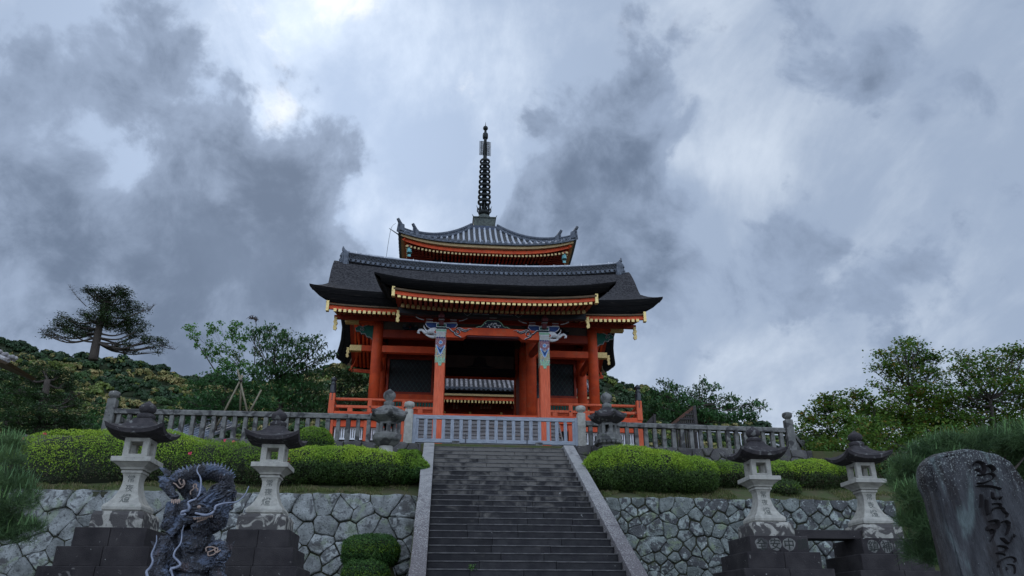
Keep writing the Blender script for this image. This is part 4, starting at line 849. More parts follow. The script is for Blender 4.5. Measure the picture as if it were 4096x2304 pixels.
# rafters: each a bar with a gilt end (mesh shared)
def rafter_mesh(nm, ln, w, h, slope, mat, mat2):
    a = MB(); a.add([(-w,0,-h),(w,0,-h),(w,ln,ln*slope-h),(-w,ln,ln*slope-h),(-w,0,0),(w,0,0),(w,ln,ln*slope),(-w,ln,ln*slope)], [(0,3,2,1),(4,5,6,7),(0,1,5,4),(1,2,6,5),(2,3,7,6),(3,0,4,7)])
    r = a.build(nm, mat, tg, local=True); b = MB(); b.box(-w-.006, w+.006, -.012, .05, -h-.006, .006); c = b.build('gilt_end', mat2, r, local=True); return r
def row(nm, xs, y, z, zl, ln, w, h, slope, mat2=GOLD):
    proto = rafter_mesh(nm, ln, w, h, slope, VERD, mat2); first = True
    for x in xs:
        o = proto if first else copy_tree(proto, tg); first = False; o.location = (x-XC, y-32, z+zl(x)-6.5)
row('flying_rafter', [X(-3.30+6.6*i/37) for i in range(38)], 24.06, 11.625, lk, 1.5, .050, .105, .14)
row('flying_rafter', [X(s*(3.72+.188*i)) for s in (-1,1) for i in range(13)], 27.86, 12.60, lm, 1.3, .050, .105, .22)
row('base_rafter', [X(-3.22+6.44*i/35) for i in range(36)], 24.95, 11.70, lambda x: lk(x)*.7, 3.2, .055, .12, .30, GOLDD)
mb = MB(); mc = MB()
for s in (-1,1):
    for i in range(13):
        x = X(s*(3.62+.188*i)); mb.add([(x-.055,28.5,12.72),(x+.055,28.5,12.72),(x+.055,29.6,13.05),(x-.055,29.6,13.05),(x-.055,28.5,12.84),(x+.055,28.5,12.84),(x+.055,29.6,13.2),(x-.055,29.6,13.2)], [(0,3,2,1),(4,5,6,7),(0,1,5,4),(1,2,6,5),(2,3,7,6),(3,0,4,7)]); mc.box(x-.06, x+.06, 28.485, 28.53, 12.71, 12.845)
rr_ = part(mb, 'inner_rafters', VERD); rr_['kind'] = 'stuff'; ee_ = mc.build('inner_rafter_ends', GOLDD, rr_)
part(MB().box(X(-6.1), X(6.1), 28.62, 28.76, 12.56, 12.71), 'eave_purlin', VERD); 
for sx in (-1, 1):
    pass
    for (x, y, z, s) in ((sx*6.02, 28.60, 12.30, 1.0), (sx*3.36, 25.0, 11.30, .8), (sx*6.18, 34.3, 13.02, .9)):
        pts = [(-.05,.30),(.07,.30),(.05,.20),(.09,.10),(.05,0),(.08,-.10),(.07,-.22),(-.03,-.26),(-.08,-.16),(-.04,-.06),(-.09,.04),(-.05,.14)]
        mb = MB(); mb.prism([(sx*a*s, b*s) for a, b in pts], lambda a, b: (X(x)+a, y-.05, z+b), lambda a, b: (X(x)+a, y+.03, z+b)); part(mb, 'gilt_pendant', GOLD, bevel=.008)
    # wall purlins running out through the gable, gilt at their ends
    for y, z, xe in ((34.3, 13.12, 6.1), (29.4, 12.66, 5.75), (32.0, 15.2, 6.15)):
        part(MB().box(*sorted((X(sx*4.3), X(sx*(xe-.55)))), y-.12, y+.12, z, z+.27), 'gable_purlin', VER, bevel=.01); part(MB().box(*sorted((X(sx*(xe-.55)), X(sx*xe))), y-.128, y+.128, z-.006, z+.276), 'gilt_purlin_cap', GOLD, bevel=.01)
# ---- ridge
zl = lambda x: .42*(abs(x-XC)/6.35)**2.3; xs = [X(-6.35+12.7*i/60) for i in range(61)]
part(MB().sweepx([(31.75,15.9),(31.75,16.16),(32.25,16.16),(32.25,15.9)], xs, zl), 'ridge_bed', BARKE)
rg = part(MB().sweepx([(31.82,16.18),(31.84,16.32),(31.86,16.60),(31.90,16.62),(32.10,16.62),(32.14,16.60),(32.16,16.32),(32.18,16.18)], xs, zl), 'ridge', PANS)
mb = MB()
for y0, z0, r in ((31.79,16.32,.022),(31.79,16.60,.028),(31.80,16.20,.02)): mb.tube([(x, y0, z0+zl(x)) for x in xs], r, 6)
mb.build('ridge_course_tiles', TILE, rg, smooth=True)
MB().tube([(x, 32, 16.70+zl(x)) for x in xs], .085, 10).build('ridge_cap_tiles', TILEL, rg, smooth=True)
mb = MB(); 
for i in range(10): x = X(-5.9+1.31*i); mb.tube([(x, 31.87, 16.64+zl(x)), (x, 31.93, 16.78+zl(x)), (x, 32.07, 16.78+zl(x))], .018, 5)
mb.build('cap_ties', WHITE, rg)
mb = MB(); n = 56
for i in range(n):
    x = X(-6.2+12.4*i/(n-1))
    if i == 0: et = MB().tube([(0,-.30,0), (0,-.18,0)], .075, 10).build('round_end_tile', TILE, rg, local=True)
    o = et if i == 0 else et.copy()
    if i: C.objects.link(o)
    o.location = (x-XC, 0, 16.235+zl(x)-6.5)
mb = MB()
for rrow, zc, nn2 in ((0, 16.38, 76), (1, 16.455, 76), (2, 16.53, 76)):
    for i in range(nn2):
        x = X(-6.25+12.5*(i+.5*(rrow % 2))/76); cz = zc+zl(x)
        mb.tube([(x+.068*math.cos(a), 31.80, cz-.02+.062*math.sin(a)) for a in [k*math.pi/5 for k in range(6)]], .015, 4)
mb.build('openwork_tiles', TILE, rg)
for sx in (-1, 1):
    x = X(sx*6.42); z = 16.6
    op = [(-.30,-.62),(.0,-.66),(.05,-.45),(.10,-.42),(.05,-.2),(.13,-.1),(.08,.12),(.16,.22),(.10,.34),(-.12,.38),(-.22,.2)]
    mb = MB(); mb.prism([(sx*a, b) for a, b in op], lambda a, b: (x+a, 31.70, z+b+.05), lambda a, b: (x+a, 32.3, z+b+.05)); on = mb.build('ogre_tile', TILE, rg, bevel=.02)
    MB().box(*sorted((x-sx*.22, x-sx*.02)), 31.62, 31.72, z-.62, z+.38).build('end_plate', TILE, on, bevel=.02)
    MB().tube(bez([(x-sx*.35, 32, z+.40), (x-sx*.1, 32, z+.46), (x+sx*.06, 32, z+.62), (x+sx*.10, 32, z+.82)], 10), [.10,.11,.12,.12,.115,.11,.10,.085,.065,.045,.02], 8).build('horn_tile', TILE, on, smooth=True)
    mb = MB(); r2 = random.Random(9)
    for k in range(12): mb.ball((x+sx*(.10+r2.uniform(-.03,.05)), 31.9+r2.uniform(-.2,.2), z+r2.uniform(-.35,.3)), .06, 7, 5)
    mb.build('ogre_carving', TILE, on, smooth=True)
# ---------------------------------------------------------------- veranda, rails, steps
part(MB().box(X(-5.75), X(5.75), 27.62, 36.0, 8.42, 8.54), 'veranda_floor', PLANK)
part(MB().box(X(-5.80), X(5.80), 27.56, 27.74, 8.26, 8.56), 'veranda_edge_beam', VER, bevel=.01); 
for sx in (-1,1):
    a, b = sorted((sx*2.62, sx*5.78)); part(MB().box(X(a), X(b), 27.66, 27.80, 8.02, 8.26), 'lower_beam', VER)
    part(MB().box(*sorted((X(sx*5.66), X(sx*5.80))), 27.8, 36.0, 8.02, 8.5), 'side_edge_beam', VER)
    for q in (5.72, 4.40, 3.1, 2.62 if sx > 0 else 2.70): part(MB().box(X(sx*q)-.11, X(sx*q)+.11, 27.62, 27.84, 7.5, 8.26), 'floor_post', VERW, bevel=.01)
    for q0, q1 in ((3.24,4.26),(4.54,5.58)):
        a, b = sorted((sx*q0, sx*q1)); mb = MB(); n = int((b-a)/.075)
        for i in range(n): x = a+(b-a)*(i+.5)/n; mb.box(X(x)-.024, X(x)+.024, 27.80, 27.83, 7.62, 7.99)
        mb.box(X(a), X(b), 27.79, 27.84, 7.57, 7.63); mb.box(X(a), X(b), 27.79, 27.84, 7.98, 8.03); sp = part(mb, 'white_slat_panel', WHITE); MB().box(X(a), X(b), 27.86, 27.88, 7.57, 8.03).build('panel_backing', BLACK, sp)
    # handrail
    e = sx*5.70; i0 = sx*1.92
    for z0, z1, nm, hh in ((8.70,8.80,'middle_rail',.055),): part(MB().box(*sorted((X(e), X(i0))), 27.60, 27.72, z0, z1), nm, VERW, bevel=.01)
    part(MB().tube([(X(e), 27.66, 9.03), (X(i0), 27.66, 9.03)], .055, 10), 'top_rail', VERW, smooth=True)
    for q in (4.35, 3.1): part(MB().box(X(sx*q)-.07, X(sx*q)+.07, 27.59, 27.73, 8.56, 9.0), 'rail_post', VERW, bevel=.01); part(MB().ball((X(sx*q)-sx*.02, 27.57, 8.75), (.028,.02,.028), 8, 5), 'nail_cover', BLACK)
    for q in (5.05, 3.72, 2.5): part(MB().box(X(sx*q)-.09, X(sx*q)+.09, 27.60, 27.72, 8.56, 8.70), 'strut_block', VERW, bevel=.008)
    part(MB().tube([(X(e), 27.66, 9.03), (X(e), 35.8, 9.03)], .055, 8), 'side_top_rail', VERW); part(MB().box(X(e)-.05, X(e)+.05, 27.7, 35.8, 8.70, 8.80), 'side_middle_rail', VERW)
    for y in (29.4, 31.0, 32.6, 34.2): part(MB().box(X(e)-.06, X(e)+.06, y-.07, y+.07, 8.56, 9.0), 'side_rail_post', VERW)
    part(MB().ball((X(sx*5.58), 27.57, 8.75), (.028,.02,.028), 8, 5), 'nail_cover', BLACK)
    for q in (5.72, 1.94):
        np_ = part(MB().cbox((X(sx*q), 27.64, 8.84), (.22,.22,.78), tx=.95, ty=.95), 'newel_post', VERW, bevel=.03)
        mb = MB(); mb.lathe([(.108,0),(.112,.02),(.112,.28),(.09,.30),(.085,.33),(.10,.35),(.10,.40),(.075,.43),(.07,.46),(.105,.50),(.115,.54),(.10,.58),(.06,.62),(.015,.655)], (X(sx*q), 27.64, 9.22), 16); mb.build('onion_finial', BLACK, np_, smooth=True)
        MB().box(X(sx*q)-.012, X(sx*q)+.012, 27.525, 27.54, 8.95, 9.22).build('metal_strap', BLACK, np_)
# plank steps inside the barrier
for k in range(9):
    y0 = 25.95+.19*k; z1 = 6.92+.178*k
    part(MB().box(X(-2.56), X(2.56), y0, y0+.26, z1-.045, z1).box(X(-2.54), X(2.54), y0+.035, y0+.05, z1-.178, z1-.047), 'plank_step', PLANK, bevel=.006)
for sx in (-1,1): 
    mb = MB(); mb.prism([(25.9,6.85),(27.6,8.40),(27.6,8.1),(26.2,6.85)], lambda a, b: (X(sx*2.57), a, b), lambda a, b: (X(sx*2.62), a, b)); part(mb, 'stair_stringer', PLANK)
part(MB().box(X(-2.9), X(2.9), 24.9, 26.0, 6.5, 6.80), 'stone_landing', GRANM, bevel=.02)
# ---------------------------------------------------------------- three-storeyed pagoda behind
PX, PYc = 2.62, 50.0
pg = thing('pagoda', 'tiled pagoda roof with tall black bronze spire rising behind the temple gate', 'pagoda', (PX, PYc, 7))
HW = 5.85
def ptile_roof(z_e, z_a, hw, ra, parent):
    """square roof: eave height z_e, top z_a, half-width hw, inner half-width ra"""
    prof = lambda s: z_e+(z_a-z_e)*(.42*s+.58*s*s)     # s 0 eave .. 1 top
    def Z(u, s): return prof(s)+.62*(abs(u)**3.2)*(1-s)**2.2
    pan = MB(); rib = MB(); ends = MB()
    for q in range(4):
        m = Matrix.Rotation(q*math.pi/2, 3, 'Z'); T = lambda x, y, z: tuple(m@Vector((x, y, 0))+Vector((PX, PYc, z)))
        S = [i/10 for i in range(11)]; U = [-1+i/12 for i in range(25)]
        pan.loft([[T(u*(hw+(ra-hw)*s), -(hw+(ra-hw)*s), Z(u, s)) for u in U] for s in S], cap=False, closed=False)
        n = 31
        for i in range(n):
            x = -hw*.985+2*hw*.985*i/(n-1)
            smax = min(1.0, (hw-abs(x))/(hw-ra)) if abs(x) > ra else 1.0
            if smax < .03: smax = .03
            pts = []
            for k in range(9):
                s = smax*k/8; hwk = hw+(ra-hw)*s; pts.append(T(x, -hwk, Z(x/hwk if hwk else 0, s)+.045))
            if q != 2: rib.tube(pts, .088, 6)
            p = Vector(pts[0]); d_ = m@Vector((0,-1,0)); ends.tube([p+d_*.02, p-d_*.06], .105, 10)
    pan.build('pan_tiles', PANS, parent); rib.build('round_rib_tiles', TILEL, parent, smooth=True); ends.build('round_end_tiles', TILE, parent)
    # bottom edge course, cream board, vermilion fascia, rafter ends
    for nm, o, z0, z1, mt in (('edge_tiles', 0, -.12, .0, TILE), ('cream_eave_board', .18, -.30, -.13, M('cream_board', (.52,.38,.20), (.42,.30,.16), sc=6, bump=.1)), ('fascia', .42, -.56, -.33, VER)):
        mb = MB(); h = hw-o
        for q in range(4):
            m = Matrix.Rotation(q*math.pi/2, 3, 'Z'); T = lambda x, y, z: tuple(m@Vector((x, y, 0))+Vector((PX, PYc, z))); U = [-1+i/12 for i in range(25)]
            mb.loft([[T(u*h, -h, Z(u, 0)+z1) for u in U], [T(u*h, -h, Z(u, 0)+z0) for u in U], [T(u*(h-.25), -(h-.25), Z(u, 0)+z0) for u in U]], cap=False, closed=False)
        mb.build(nm, mt, parent)
    mb = MB(); mc = MB(); so = MB()
    for q in range(4):
        m = Matrix.Rotation(q*math.pi/2, 3, 'Z'); T = lambda x, y, z: m@Vector((x, y, 0))+Vector((PX, PYc, z)); n = 44
        for i in range(n):
            x = -(hw-.62)+2*(hw-.62)*i/(n-1); h = hw-.52; z = Z(x/hw, 0)-.60
            for (y0, y1, dz, cap) in ((-h, -h+1.3, 0, 1), (-h+.9, -h+3.2, .12, 0)):
                if abs(x) > abs(y1)+.4: y1 = -abs(x)+.2
                if y1 <= y0+.1: continue
                w = .058; a = [T(x+s*w, y0, z+dz+t) for t in (-.12, 0) for s in (-1, 1)]+[T(x+s*w, y1, z+dz+t+(y1-y0)*.20) for t in (-.12, 0) for s in (-1, 1)]
                mb.add(a, [(0,1,3,2),(0,4,5,1),(0,2,6,4),(1,5,7,3),(4,6,7,5)])
                if cap: b = [T(x+s*.064, y0-.012, z+t) for t in (-.125, .004) for s in (-1, 1)]+[T(x+s*.064, y0+.05, z+t) for t in (-.125, .004) for s in (-1, 1)]; mc.add(b, [(0,1,3,2),(0,4,5,1),(0,2,6,4),(1,5,7,3)])
        U = [-1+i/8 for i in range(17)]; so.loft([[T(u*(hw-.45), -(hw-.45), Z(u, 0)-.50) for u in U], [T(u*2.4, -2.4, z_e+.25) for u in U]], cap=False, closed=False)
    r = mb.build('rafters', VERD, parent); r['kind'] = 'stuff'; mc.build('rafter_ends', GOLDD, r); so.build('soffit', VERD, parent)
    # corner ridges with ogre tiles and horns
    for q in range(4):
        a = math.pi/4+q*math.pi/2; c, s_ = math.cos(a)*math.sqrt(2), math.sin(a)*math.sqrt(2)
        def Q(s, dz=0): h = hw+(ra-hw)*s; return Vector((PX+c*h, PYc+s_*h, Z(1, s)+dz))
        hr = MB(); S = [.22+.78*i/14 for i in range(15)]; hr.tube([Q(s, .10) for s in S], .15, 6, flat=1.2); hr.tube([Q(s, .34-.0*s) for s in S], .09, 8)
        S2 = [.02+.20*i/5 for i in range(6)]; hr.tube([Q(s, .10) for s in S2], .13, 6); hr.tube([Q(s, .28) for s in S2], .075, 8)
        hp = hr.build('corner_ridge', TILE, parent, smooth=True)
        mb = MB()
        for k in range(30):
            p = Q(.24+.7*k/30, .22); mb.ball(p, (.17,.17,.05), 6, 4)
        mb.build('openwork_tiles', TILE, hp)
        o = Vector((c, s_, 0)).normalized()
        for s, sc_ in ((.22, 1.0), (.03, 1.15)):
            p = Q(s, .2); mb = MB(); mb.cbox(p+Vector((0,0,.04)), (.34*sc_, .34*sc_, .46*sc_), rz=math.pi/4, tx=.8, ty=.8)
            mb.tube(bez([p+Vector((0,0,.25))-o*.1, p+o*.10+Vector((0,0,.38)), p+o*.22+Vector((0,0,.50)), p+o*.32+Vector((0,0,.62))], 8), [.09,.10,.11,.11,.11,.11,.105,.10,.095], 8)
            for k in range(5): mb.ball(p+o*.2+Vector((0,0,-.1+.1*k)), .07, 6, 5)
            mb.build('ogre_tile', TILE, hp)
        # hip rafter with gilt tip
        MB().tube([Vector((PX+c*(hw-.35), PYc+s_*(hw-.35), Z(1,0)-.42)), Vector((PX+c*2.5, PYc+s_*2.5, z_e+.1))], .14, 4).build('hip_rafter', VER, parent)
ptile_roof(24.15, 27.75, HW, .95, pg)
# body of the top storey and the storeys below
def pbox(nm, h, z0, z1, mt, bev=0): return MB().box(PX-h, PX+h, PYc-h, PYc+h, z0, z1).build(nm, mt, pg, bevel=bev)
pbox('top_storey_wall', 2.35, 20.6, 24.6, VERD)
for x in (-2.4, -.85, .85, 2.4):
    for y in (-2.4, 2.4): MB().tube([(PX+x, PYc+y, 20.6), (PX+x, PYc+y, 24.3)], .17, 12).build('column', VER, pg, smooth=True)
for z0, z1, h in ((22.7,22.95,2.6),(21.0,21.2,2.55)): pbox('tie_beam', h, z0, z1, VER)
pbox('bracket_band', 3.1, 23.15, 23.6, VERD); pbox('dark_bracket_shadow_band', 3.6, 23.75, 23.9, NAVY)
for sx in (-1,1):
    MB().box(PX+sx*3.0-.22, PX+sx*3.0+.22, PYc-3.75, PYc-2.4, 22.75, 23.05).build('beam_end', VER, pg); MB().box(PX+sx*3.24-.10, PX+sx*3.24+.10, PYc-3.79, PYc-3.70, 22.70, 23.08).build('gilt_beam_cap', GOLD, pg)
pbox('balcony', 3.3, 20.4, 20.6, VER); pbox('middle_storey_wall', 2.8, 15.0, 20.4, VERD); pbox('lower_storey_wall', 3.0, 7.0, 15.0, VERD); pbox('stone_base', 4.6, 6.7, 7.4, GRANM, .03)
for zz_, h in ((18.0, 6.0), (12.6, 6.3)):
    mb = MB(); mb.loft([[(PX+a*h, PYc+b*h, zz_) for a, b in ((-1,-1),(1,-1),(1,1),(-1,1))], [(PX+a*2.8, PYc+b*2.8, zz_+1.9) for a, b in ((-1,-1),(1,-1),(1,1),(-1,1))]]); mb.build('lower_roof', TILE, pg)
# spire
pbox('spire_plinth', 1.05, 27.45, 27.95, M('blue_grey_tile_courses', (.05,.075,.13), (.07,.07,.08), sc=5, stretch=(.4,.4,5), bump=.5)); pbox('dew_basin', .80, 27.95, 28.75, BRONZEG, .02); pbox('dew_basin_rim', .86, 28.75, 28.83, BRONZEG, .01)
for sx in (-1,1): MB().tube([(PX+sx*.84, PYc-.84, 28.82), (PX+sx*.92, PYc-.92, 28.95)], [.04,.01], 6).build('basin_horn', BRONZEG, pg)
mb = MB(); mb.lathe([(.56,28.83),(.56,29.0),(.52,29.15),(.42,29.3),(.30,29.38)], (PX,PYc,0), 24); mb.build('inverted_bowl', BRONZEG, pg, smooth=True)
MB().tube([(PX,PYc,29.3),(PX,PYc,34.5),(PX,PYc,36.6),(PX,PYc,37.1)], [.19,.15,.11,.09], 14).build('spire_shaft', BRONZE, pg, smooth=True)
mb = MB(); mb.lathe([(.28,29.36),(.40,29.45),(.46,29.6),(.42,29.72),(.3,29.78)], (PX,PYc,0), 20)
for i in range(8):
    a = i*math.tau/8; o = Vector((math.cos(a), math.sin(a), 0)); c0 = Vector((PX,PYc,29.6)); mb.tube(bez([c0+o*.34, c0+o*.50+Vector((0,0,.12)), c0+o*.50+Vector((0,0,.38)), c0+o*.58+Vector((0,0,.62))], 8), [.06,.06,.055,.05,.045,.04,.03,.02,.01], 6); mb.tube(bez([c0+o*.36+Vector((0,0,.1)), c0+o*.44+Vector((0,0,.35)), c0+o*.30+Vector((0,0,.5)), c0+o*.38+Vector((0,0,.72))], 8), .035, 5)
mb.build('lotus_petals', BRONZE, pg, smooth=True)
for i in range(9):
    z = 30.52+.452*i; r = .455-.0135*i
    mb = MB(); mb.tube([(PX+r*math.cos(a), PYc+r*math.sin(a), z) for a in [k*math.tau/24 for k in range(25)]], [.065]*25, 6, flat=1.9)
    mb.lathe([(.2,-.06),(.25,-.04),(.25,.04),(.2,.06)], (PX,PYc,z-.16), 12)
    for k in range(8):
        a = k*math.tau/8+.39; o = Vector((math.cos(a), math.sin(a), 0)); c0 = Vector((PX,PYc,z)); mb.tube(bez([c0+o*r*.97+Vector((0,0,.02)), c0+o*r*.80+Vector((0,0,-.16)), c0+o*r*.42+Vector((0,0,-.19))], 6), .032, 5); mb.tube(bez([c0+o*r*.97, c0+o*r*.85+Vector((0,0,.14)), c0+o*r*.4+Vector((0,0,.17))], 6), .028, 5)
    mb.build('spire_ring', BRONZE, pg, smooth=True)
for k in range(4):
    a = k*math.pi/2+.1; o = Vector((math.cos(a), math.sin(a), 0)); mb = MB(); c0 = Vector((PX,PYc,0))
    for rr in (.16, .30): mb.tube([c0+o*rr+Vector((0,0,34.75)), c0+o*rr+Vector((0,0,36.0))], .024, 5)
    for j in range(12):
        z = 34.72+.110*j; mb.tube(bez([c0+o*.13+Vector((0,0,z)), c0+o*.28+Vector((0,0,z+.02)), c0+o*.41+Vector((0,0,z-.01)), c0+o*.455+Vector((0,0,z+.06))], 6), [.030]*5+[.022,.010], 5)
        if j % 2: mb.tube([c0+o*.18+Vector((0,0,z)), c0+o*.24+Vector((0,0,z+.06)), c0+o*.30+Vector((0,0,z))], .022, 4)
    mb.build('water_flame', BRONZE, pg)
mb = MB(); mb.lathe([(.10,-.30),(.20,-.24),(.215,-.12),(.215,.10),(.20,.2),(.10,.27)], (PX,PYc,36.52), 18); mb.build('dragon_car_ball', BRONZE, pg, smooth=True)
mb = MB(); mb.ball((PX,PYc,37.24), .20, 18, 12); mb.build('sacred_jewel', BRONZE, pg, smooth=True); MB().tube([(PX,PYc,37.4),(PX,PYc,37.85)], [.04,.006], 8).build('spire_needle', BRONZE, pg)
for sx in (-1, 1):   # wind bells at the corners
    c = Vector((PX+sx*(HW-.75), PYc-HW+.75, 23.62)); t = MB(); t.lathe([(.03,.35),(.10,.33),(.14,.22),(.155,0),(.185,-.10),(.17,-.10),(.1,.2)], c, 16)
    b = t.build('wind_bell', VERDI, pg, smooth=True); MB().tube([c+Vector((0,0,.3)), c+Vector((0,0,.8))], .015, 5).build('bell_hook', BRONZE, b); MB().cbox(c+Vector((0,-.05,-.30)), (.20,.02,.16)).build('wind_clapper', VERDI, b); MB().tube([c+Vector((0,0,.1)), c+Vector((0,0,-.28))], .012, 4).build('clapper_cord', BRONZE, b)
# lightning wire sagging from the left corner
mb = MB(); a = Vector((PX-HW-.1, PYc-HW-.1, 24.75)); mb.tube([a+Vector((.4,.4,-.35)), a+Vector((-.45,-.3,-.1))], [.05,.02], 6); mb.tube(bez([a+Vector((-.1,0,.45)), a+Vector((-.35,-.1,.0)), a+Vector((-.5,-.1,-1.6)), a+Vector((-.62,0,-4.2))], 12), .012, 4); mb.build('lightning_wire', BRONZE, pg)

# ---------------------------------------------------------------- hall seen through the gate passage
HY = 40.0; hl = thing('temple_hall', 'vermilion hall with mottled tile roof seen through the gate passage', 'temple hall', (2.3, HY+4, 7))
ze = at(1950, 1561, HY).z; x0, x1 = -3.8, 8.4
mb = MB(); mb.box(x0, x1, HY+.0, HY+.02, ze-.05, ze+.04)
mb.add([(x0,HY,ze+.05),(x1,HY,ze+.05),(x1,HY+5,ze+3.2),(x0,HY+5,ze+3.2)], [(0,1,2,3)]); mb.build('pan_tiles', PANS, hl)
mb = MB(); me_ = MB(); n = int((x1-x0)/.262)
for i in range(n):
    x = x0+.13+.262*i; L0 = 0
    while L0 < 4.6:   # each rib is a run of short overlapping tiles
        l1 = L0+.33; mb.tube([(x, HY-.02+L0, ze+.13+L0*.63), (x, HY-.02+l1, ze+.115+l1*.63)], [.082,.070], 7); L0 = l1
    me_.tube([(x, HY-.10, ze+.05), (x, HY+.0, ze+.06)], .085, 10)
    me_.tube([(x+.03, HY-.07, ze+.14), (x+.13, HY-.07, ze+.045), (x+.23, HY-.07, ze+.14)], .03, 5)
mb.build('round_rib_tiles', TILEM, hl, smooth=True); me_.build('edge_tiles', TILE, hl)
MB().box(x0, x1, HY+.1, HY+.3, ze-.22, ze-.06).build('eave_board', BARKE, hl); MB().box(x0, x1, HY+.08, HY+.28, ze-.31, ze-.20).build('cream_board', GOLDD, hl); MB().box(x0, x1, HY+.18, HY+.3, ze-.52, ze-.31).build('fascia', VER, hl)
n = 64
for i in range(n):
    x = x0+.1+(x1-x0-.2)*i/(n-1)
    if i == 0:
        rf = MB().add([(-.04,0,-.13),(.04,0,-.13),(.04,2,.13),(-.04,2,.13),(-.04,0,0),(.04,0,0),(.04,2,.26),(-.04,2,.26)], [(0,3,2,1),(4,5,6,7),(0,1,5,4),(1,2,6,5),(3,0,4,7)]).build('rafter', VERD, hl, local=True); MB().box(-.045, .045, -.015, .02, -.135, .005).build('gilt_end', GOLD, rf, local=True); o = rf
    else: o = copy_tree(rf, hl)
    o.location = (x-hl.location.x, HY+.2-hl.location.y, ze-.53-hl.location.z)
MB().add([(x0,HY+.3,ze-.50),(x1,HY+.3,ze-.50),(x1,HY+2.2,ze-.25),(x0,HY+2.2,ze-.25)], [(0,3,2,1)]).build('soffit', VERD, hl)
MB().box(x0+.8, x1-.8, HY+1.75, HY+6.5, 7, ze+1.2).build('wall', VERD, hl); MB().box(x0+.6, x1-.6, HY+1.4, HY+1.7, ze-1.35, ze-.95).build('green_beam', NAVY, hl)
MB().box(x0+.6, x1-.6, HY+1.45, HY+1.7, ze-2.25, ze-1.65).build('wall_plate', VERD, hl)
for i in range(6):
    x = x0+1.0+(x1-x0-2)*i/5; MB().tube([(x,HY+1.6,7),(x,HY+1.6,ze-.9)], .2, 12).build('column', VER, hl, smooth=True)
    MB().box(x-.35, x+.35, HY+1.3, HY+1.5, ze-1.62, ze-1.38).box(x-.15, x+.15, HY+1.1, HY+1.5, ze-1.38, ze-1.1).build('bracket', VERD, hl)
mb = MB()
for xc_ in (at(1778,1655,41.4).x, at(1880,1655,41.4).x, at(2005,1655,41.4).x): mb.box(xc_-.06, xc_+.06, HY+1.34, HY+1.38, at(1880,1668,41.4).z-.3, at(1880,1648,41.4).z)
mb.build('gilt_strip', GOLD, hl)
mb = MB()
for xc_ in (1815, 1828, 1925, 1938, 1950, 1962, 2048): q = at(xc_, 1625, 41.2); mb.box(q.x-.05, q.x+.05, HY+1.10, HY+1.2, q.z-.16, q.z+.05)
mb.build('pale_bracket_ends', M('faded_pink_paint', (.30,.16,.14), bump=0), hl)
# ---------------------------------------------------------------- bronze dragon
DY = 12.2
dr = thing('dragon_statue', 'dark bronze dragon statue with long pale whiskers between the two left lanterns', 'dragon statue', (at(780, 2200, DY).x, DY, 0))
def D(x, y, dy=0.0):     # measured on the statue: x,y within it, dy its depth
    return at(580+x/3.057, 1830+y/3.057, DY+dy*.6)
s_ = 4.15e-3/3.057*3.0   # metres per unit measured, roughly
core = MB()
U_ = .00132   # metres per unit
def T(pts, r, n=10, k=14, flat=1): core.tube(bez([D(*p) for p in pts], k), [U_*lerp_tab([(i/(len(r)-1), q) for i, q in enumerate(r)], j/k) for j in range(k+1)], n, flat=flat)
# arching back from the left shoulder over to the right
T([(300,330,0),(430,250,.1),(600,210,.2),(780,185,.25),(930,215,.2),(1010,330,.1),(1000,470,.05),(960,620,.0)], [70,95,80,78,88,88,95,100])
T([(285,250,-.1),(255,310,-.12),(300,400,-.15),(370,500,-.2)], [72,78,60,42])
T([(520,300,.25),(630,400,.1),(680,500,.0)], [80,85,80]); T([(430,330,.2),(520,430,.3),(600,520,.2)], [60,70,70])
T([(340,540,.15),(340,680,.15),(310,840,.2)], [75,100,100]); T([(480,540,.2),(520,680,.2),(560,830,.2)], [95,130,130])
# neck mane to head
T([(1000,330,-.05),(880,430,-.15),(740,540,-.22),(600,620,-.30)], [70,85,85,60]); T([(980,480,.0),(930,620,-.1),(900,740,-.1),(900,860,.0)], [90,105,100,90])
# snout and jaws
T([(800,610,-.25),(680,650,-.38),(560,668,-.48),(470,684,-.52)], [65,68,52,32]); T([(820,740,-.2),(700,790,-.34),(600,830,-.42),(545,832,-.44)], [42,38,28,14])
T([(900,780,.1),(760,860,.1),(600,900,.1)], [100,100,90]); T([(440,850,.15),(320,850,.15),(210,830,.2)], [80,65,35])
# great coil below
core.ball(D(610,1070,.35), (225*U_,.26,205*U_), 24, 16); core.ball(D(640,1330,.4), (300*U_,.30,170*U_), 24, 14); core.ball(D(330,1250,.4), (190*U_,.25,300*U_), 24, 14); core.ball(D(560,1720,.5), (430*U_,.5,330*U_), 24, 14)
T([(390,885,0),(290,940,-.05),(230,1060,-.1),(190,1220,-.1),(160,1420,-.15),(150,1560,-.1)], [22,60,72,85,95,110])
T([(790,1110,-.1),(880,1080,-.12),(950,1130,-.12),(930,1220,-.1),(840,1270,-.05)], [50,75,72,72,50])
T([(970,1160,-.05),(985,1220,-.05),(900,1290,-.05),(880,1449,0),(930,1600,.1)], [25,45,60,85,140]); T([(60,1480,-.2),(140,1440,-.25),(230,1440,-.25),(260,1500,-.2)], [30,65,65,50])
T([(600,990,.2),(500,1120,.1),(520,1250,.1),(650,1290,.1),(760,1240,.1)], [45,55,60,60,45]); T([(420,1300,.1),(560,1360,.05),(720,1350,.05),(860,1290,.1)], [60,75,75,60])
co = core.build('body', DRAG, dr)
rm = co.modifiers.new('fuse', 'REMESH'); rm.mode = 'VOXEL'; rm.voxel_size = .009; rm.use_smooth_shade = True
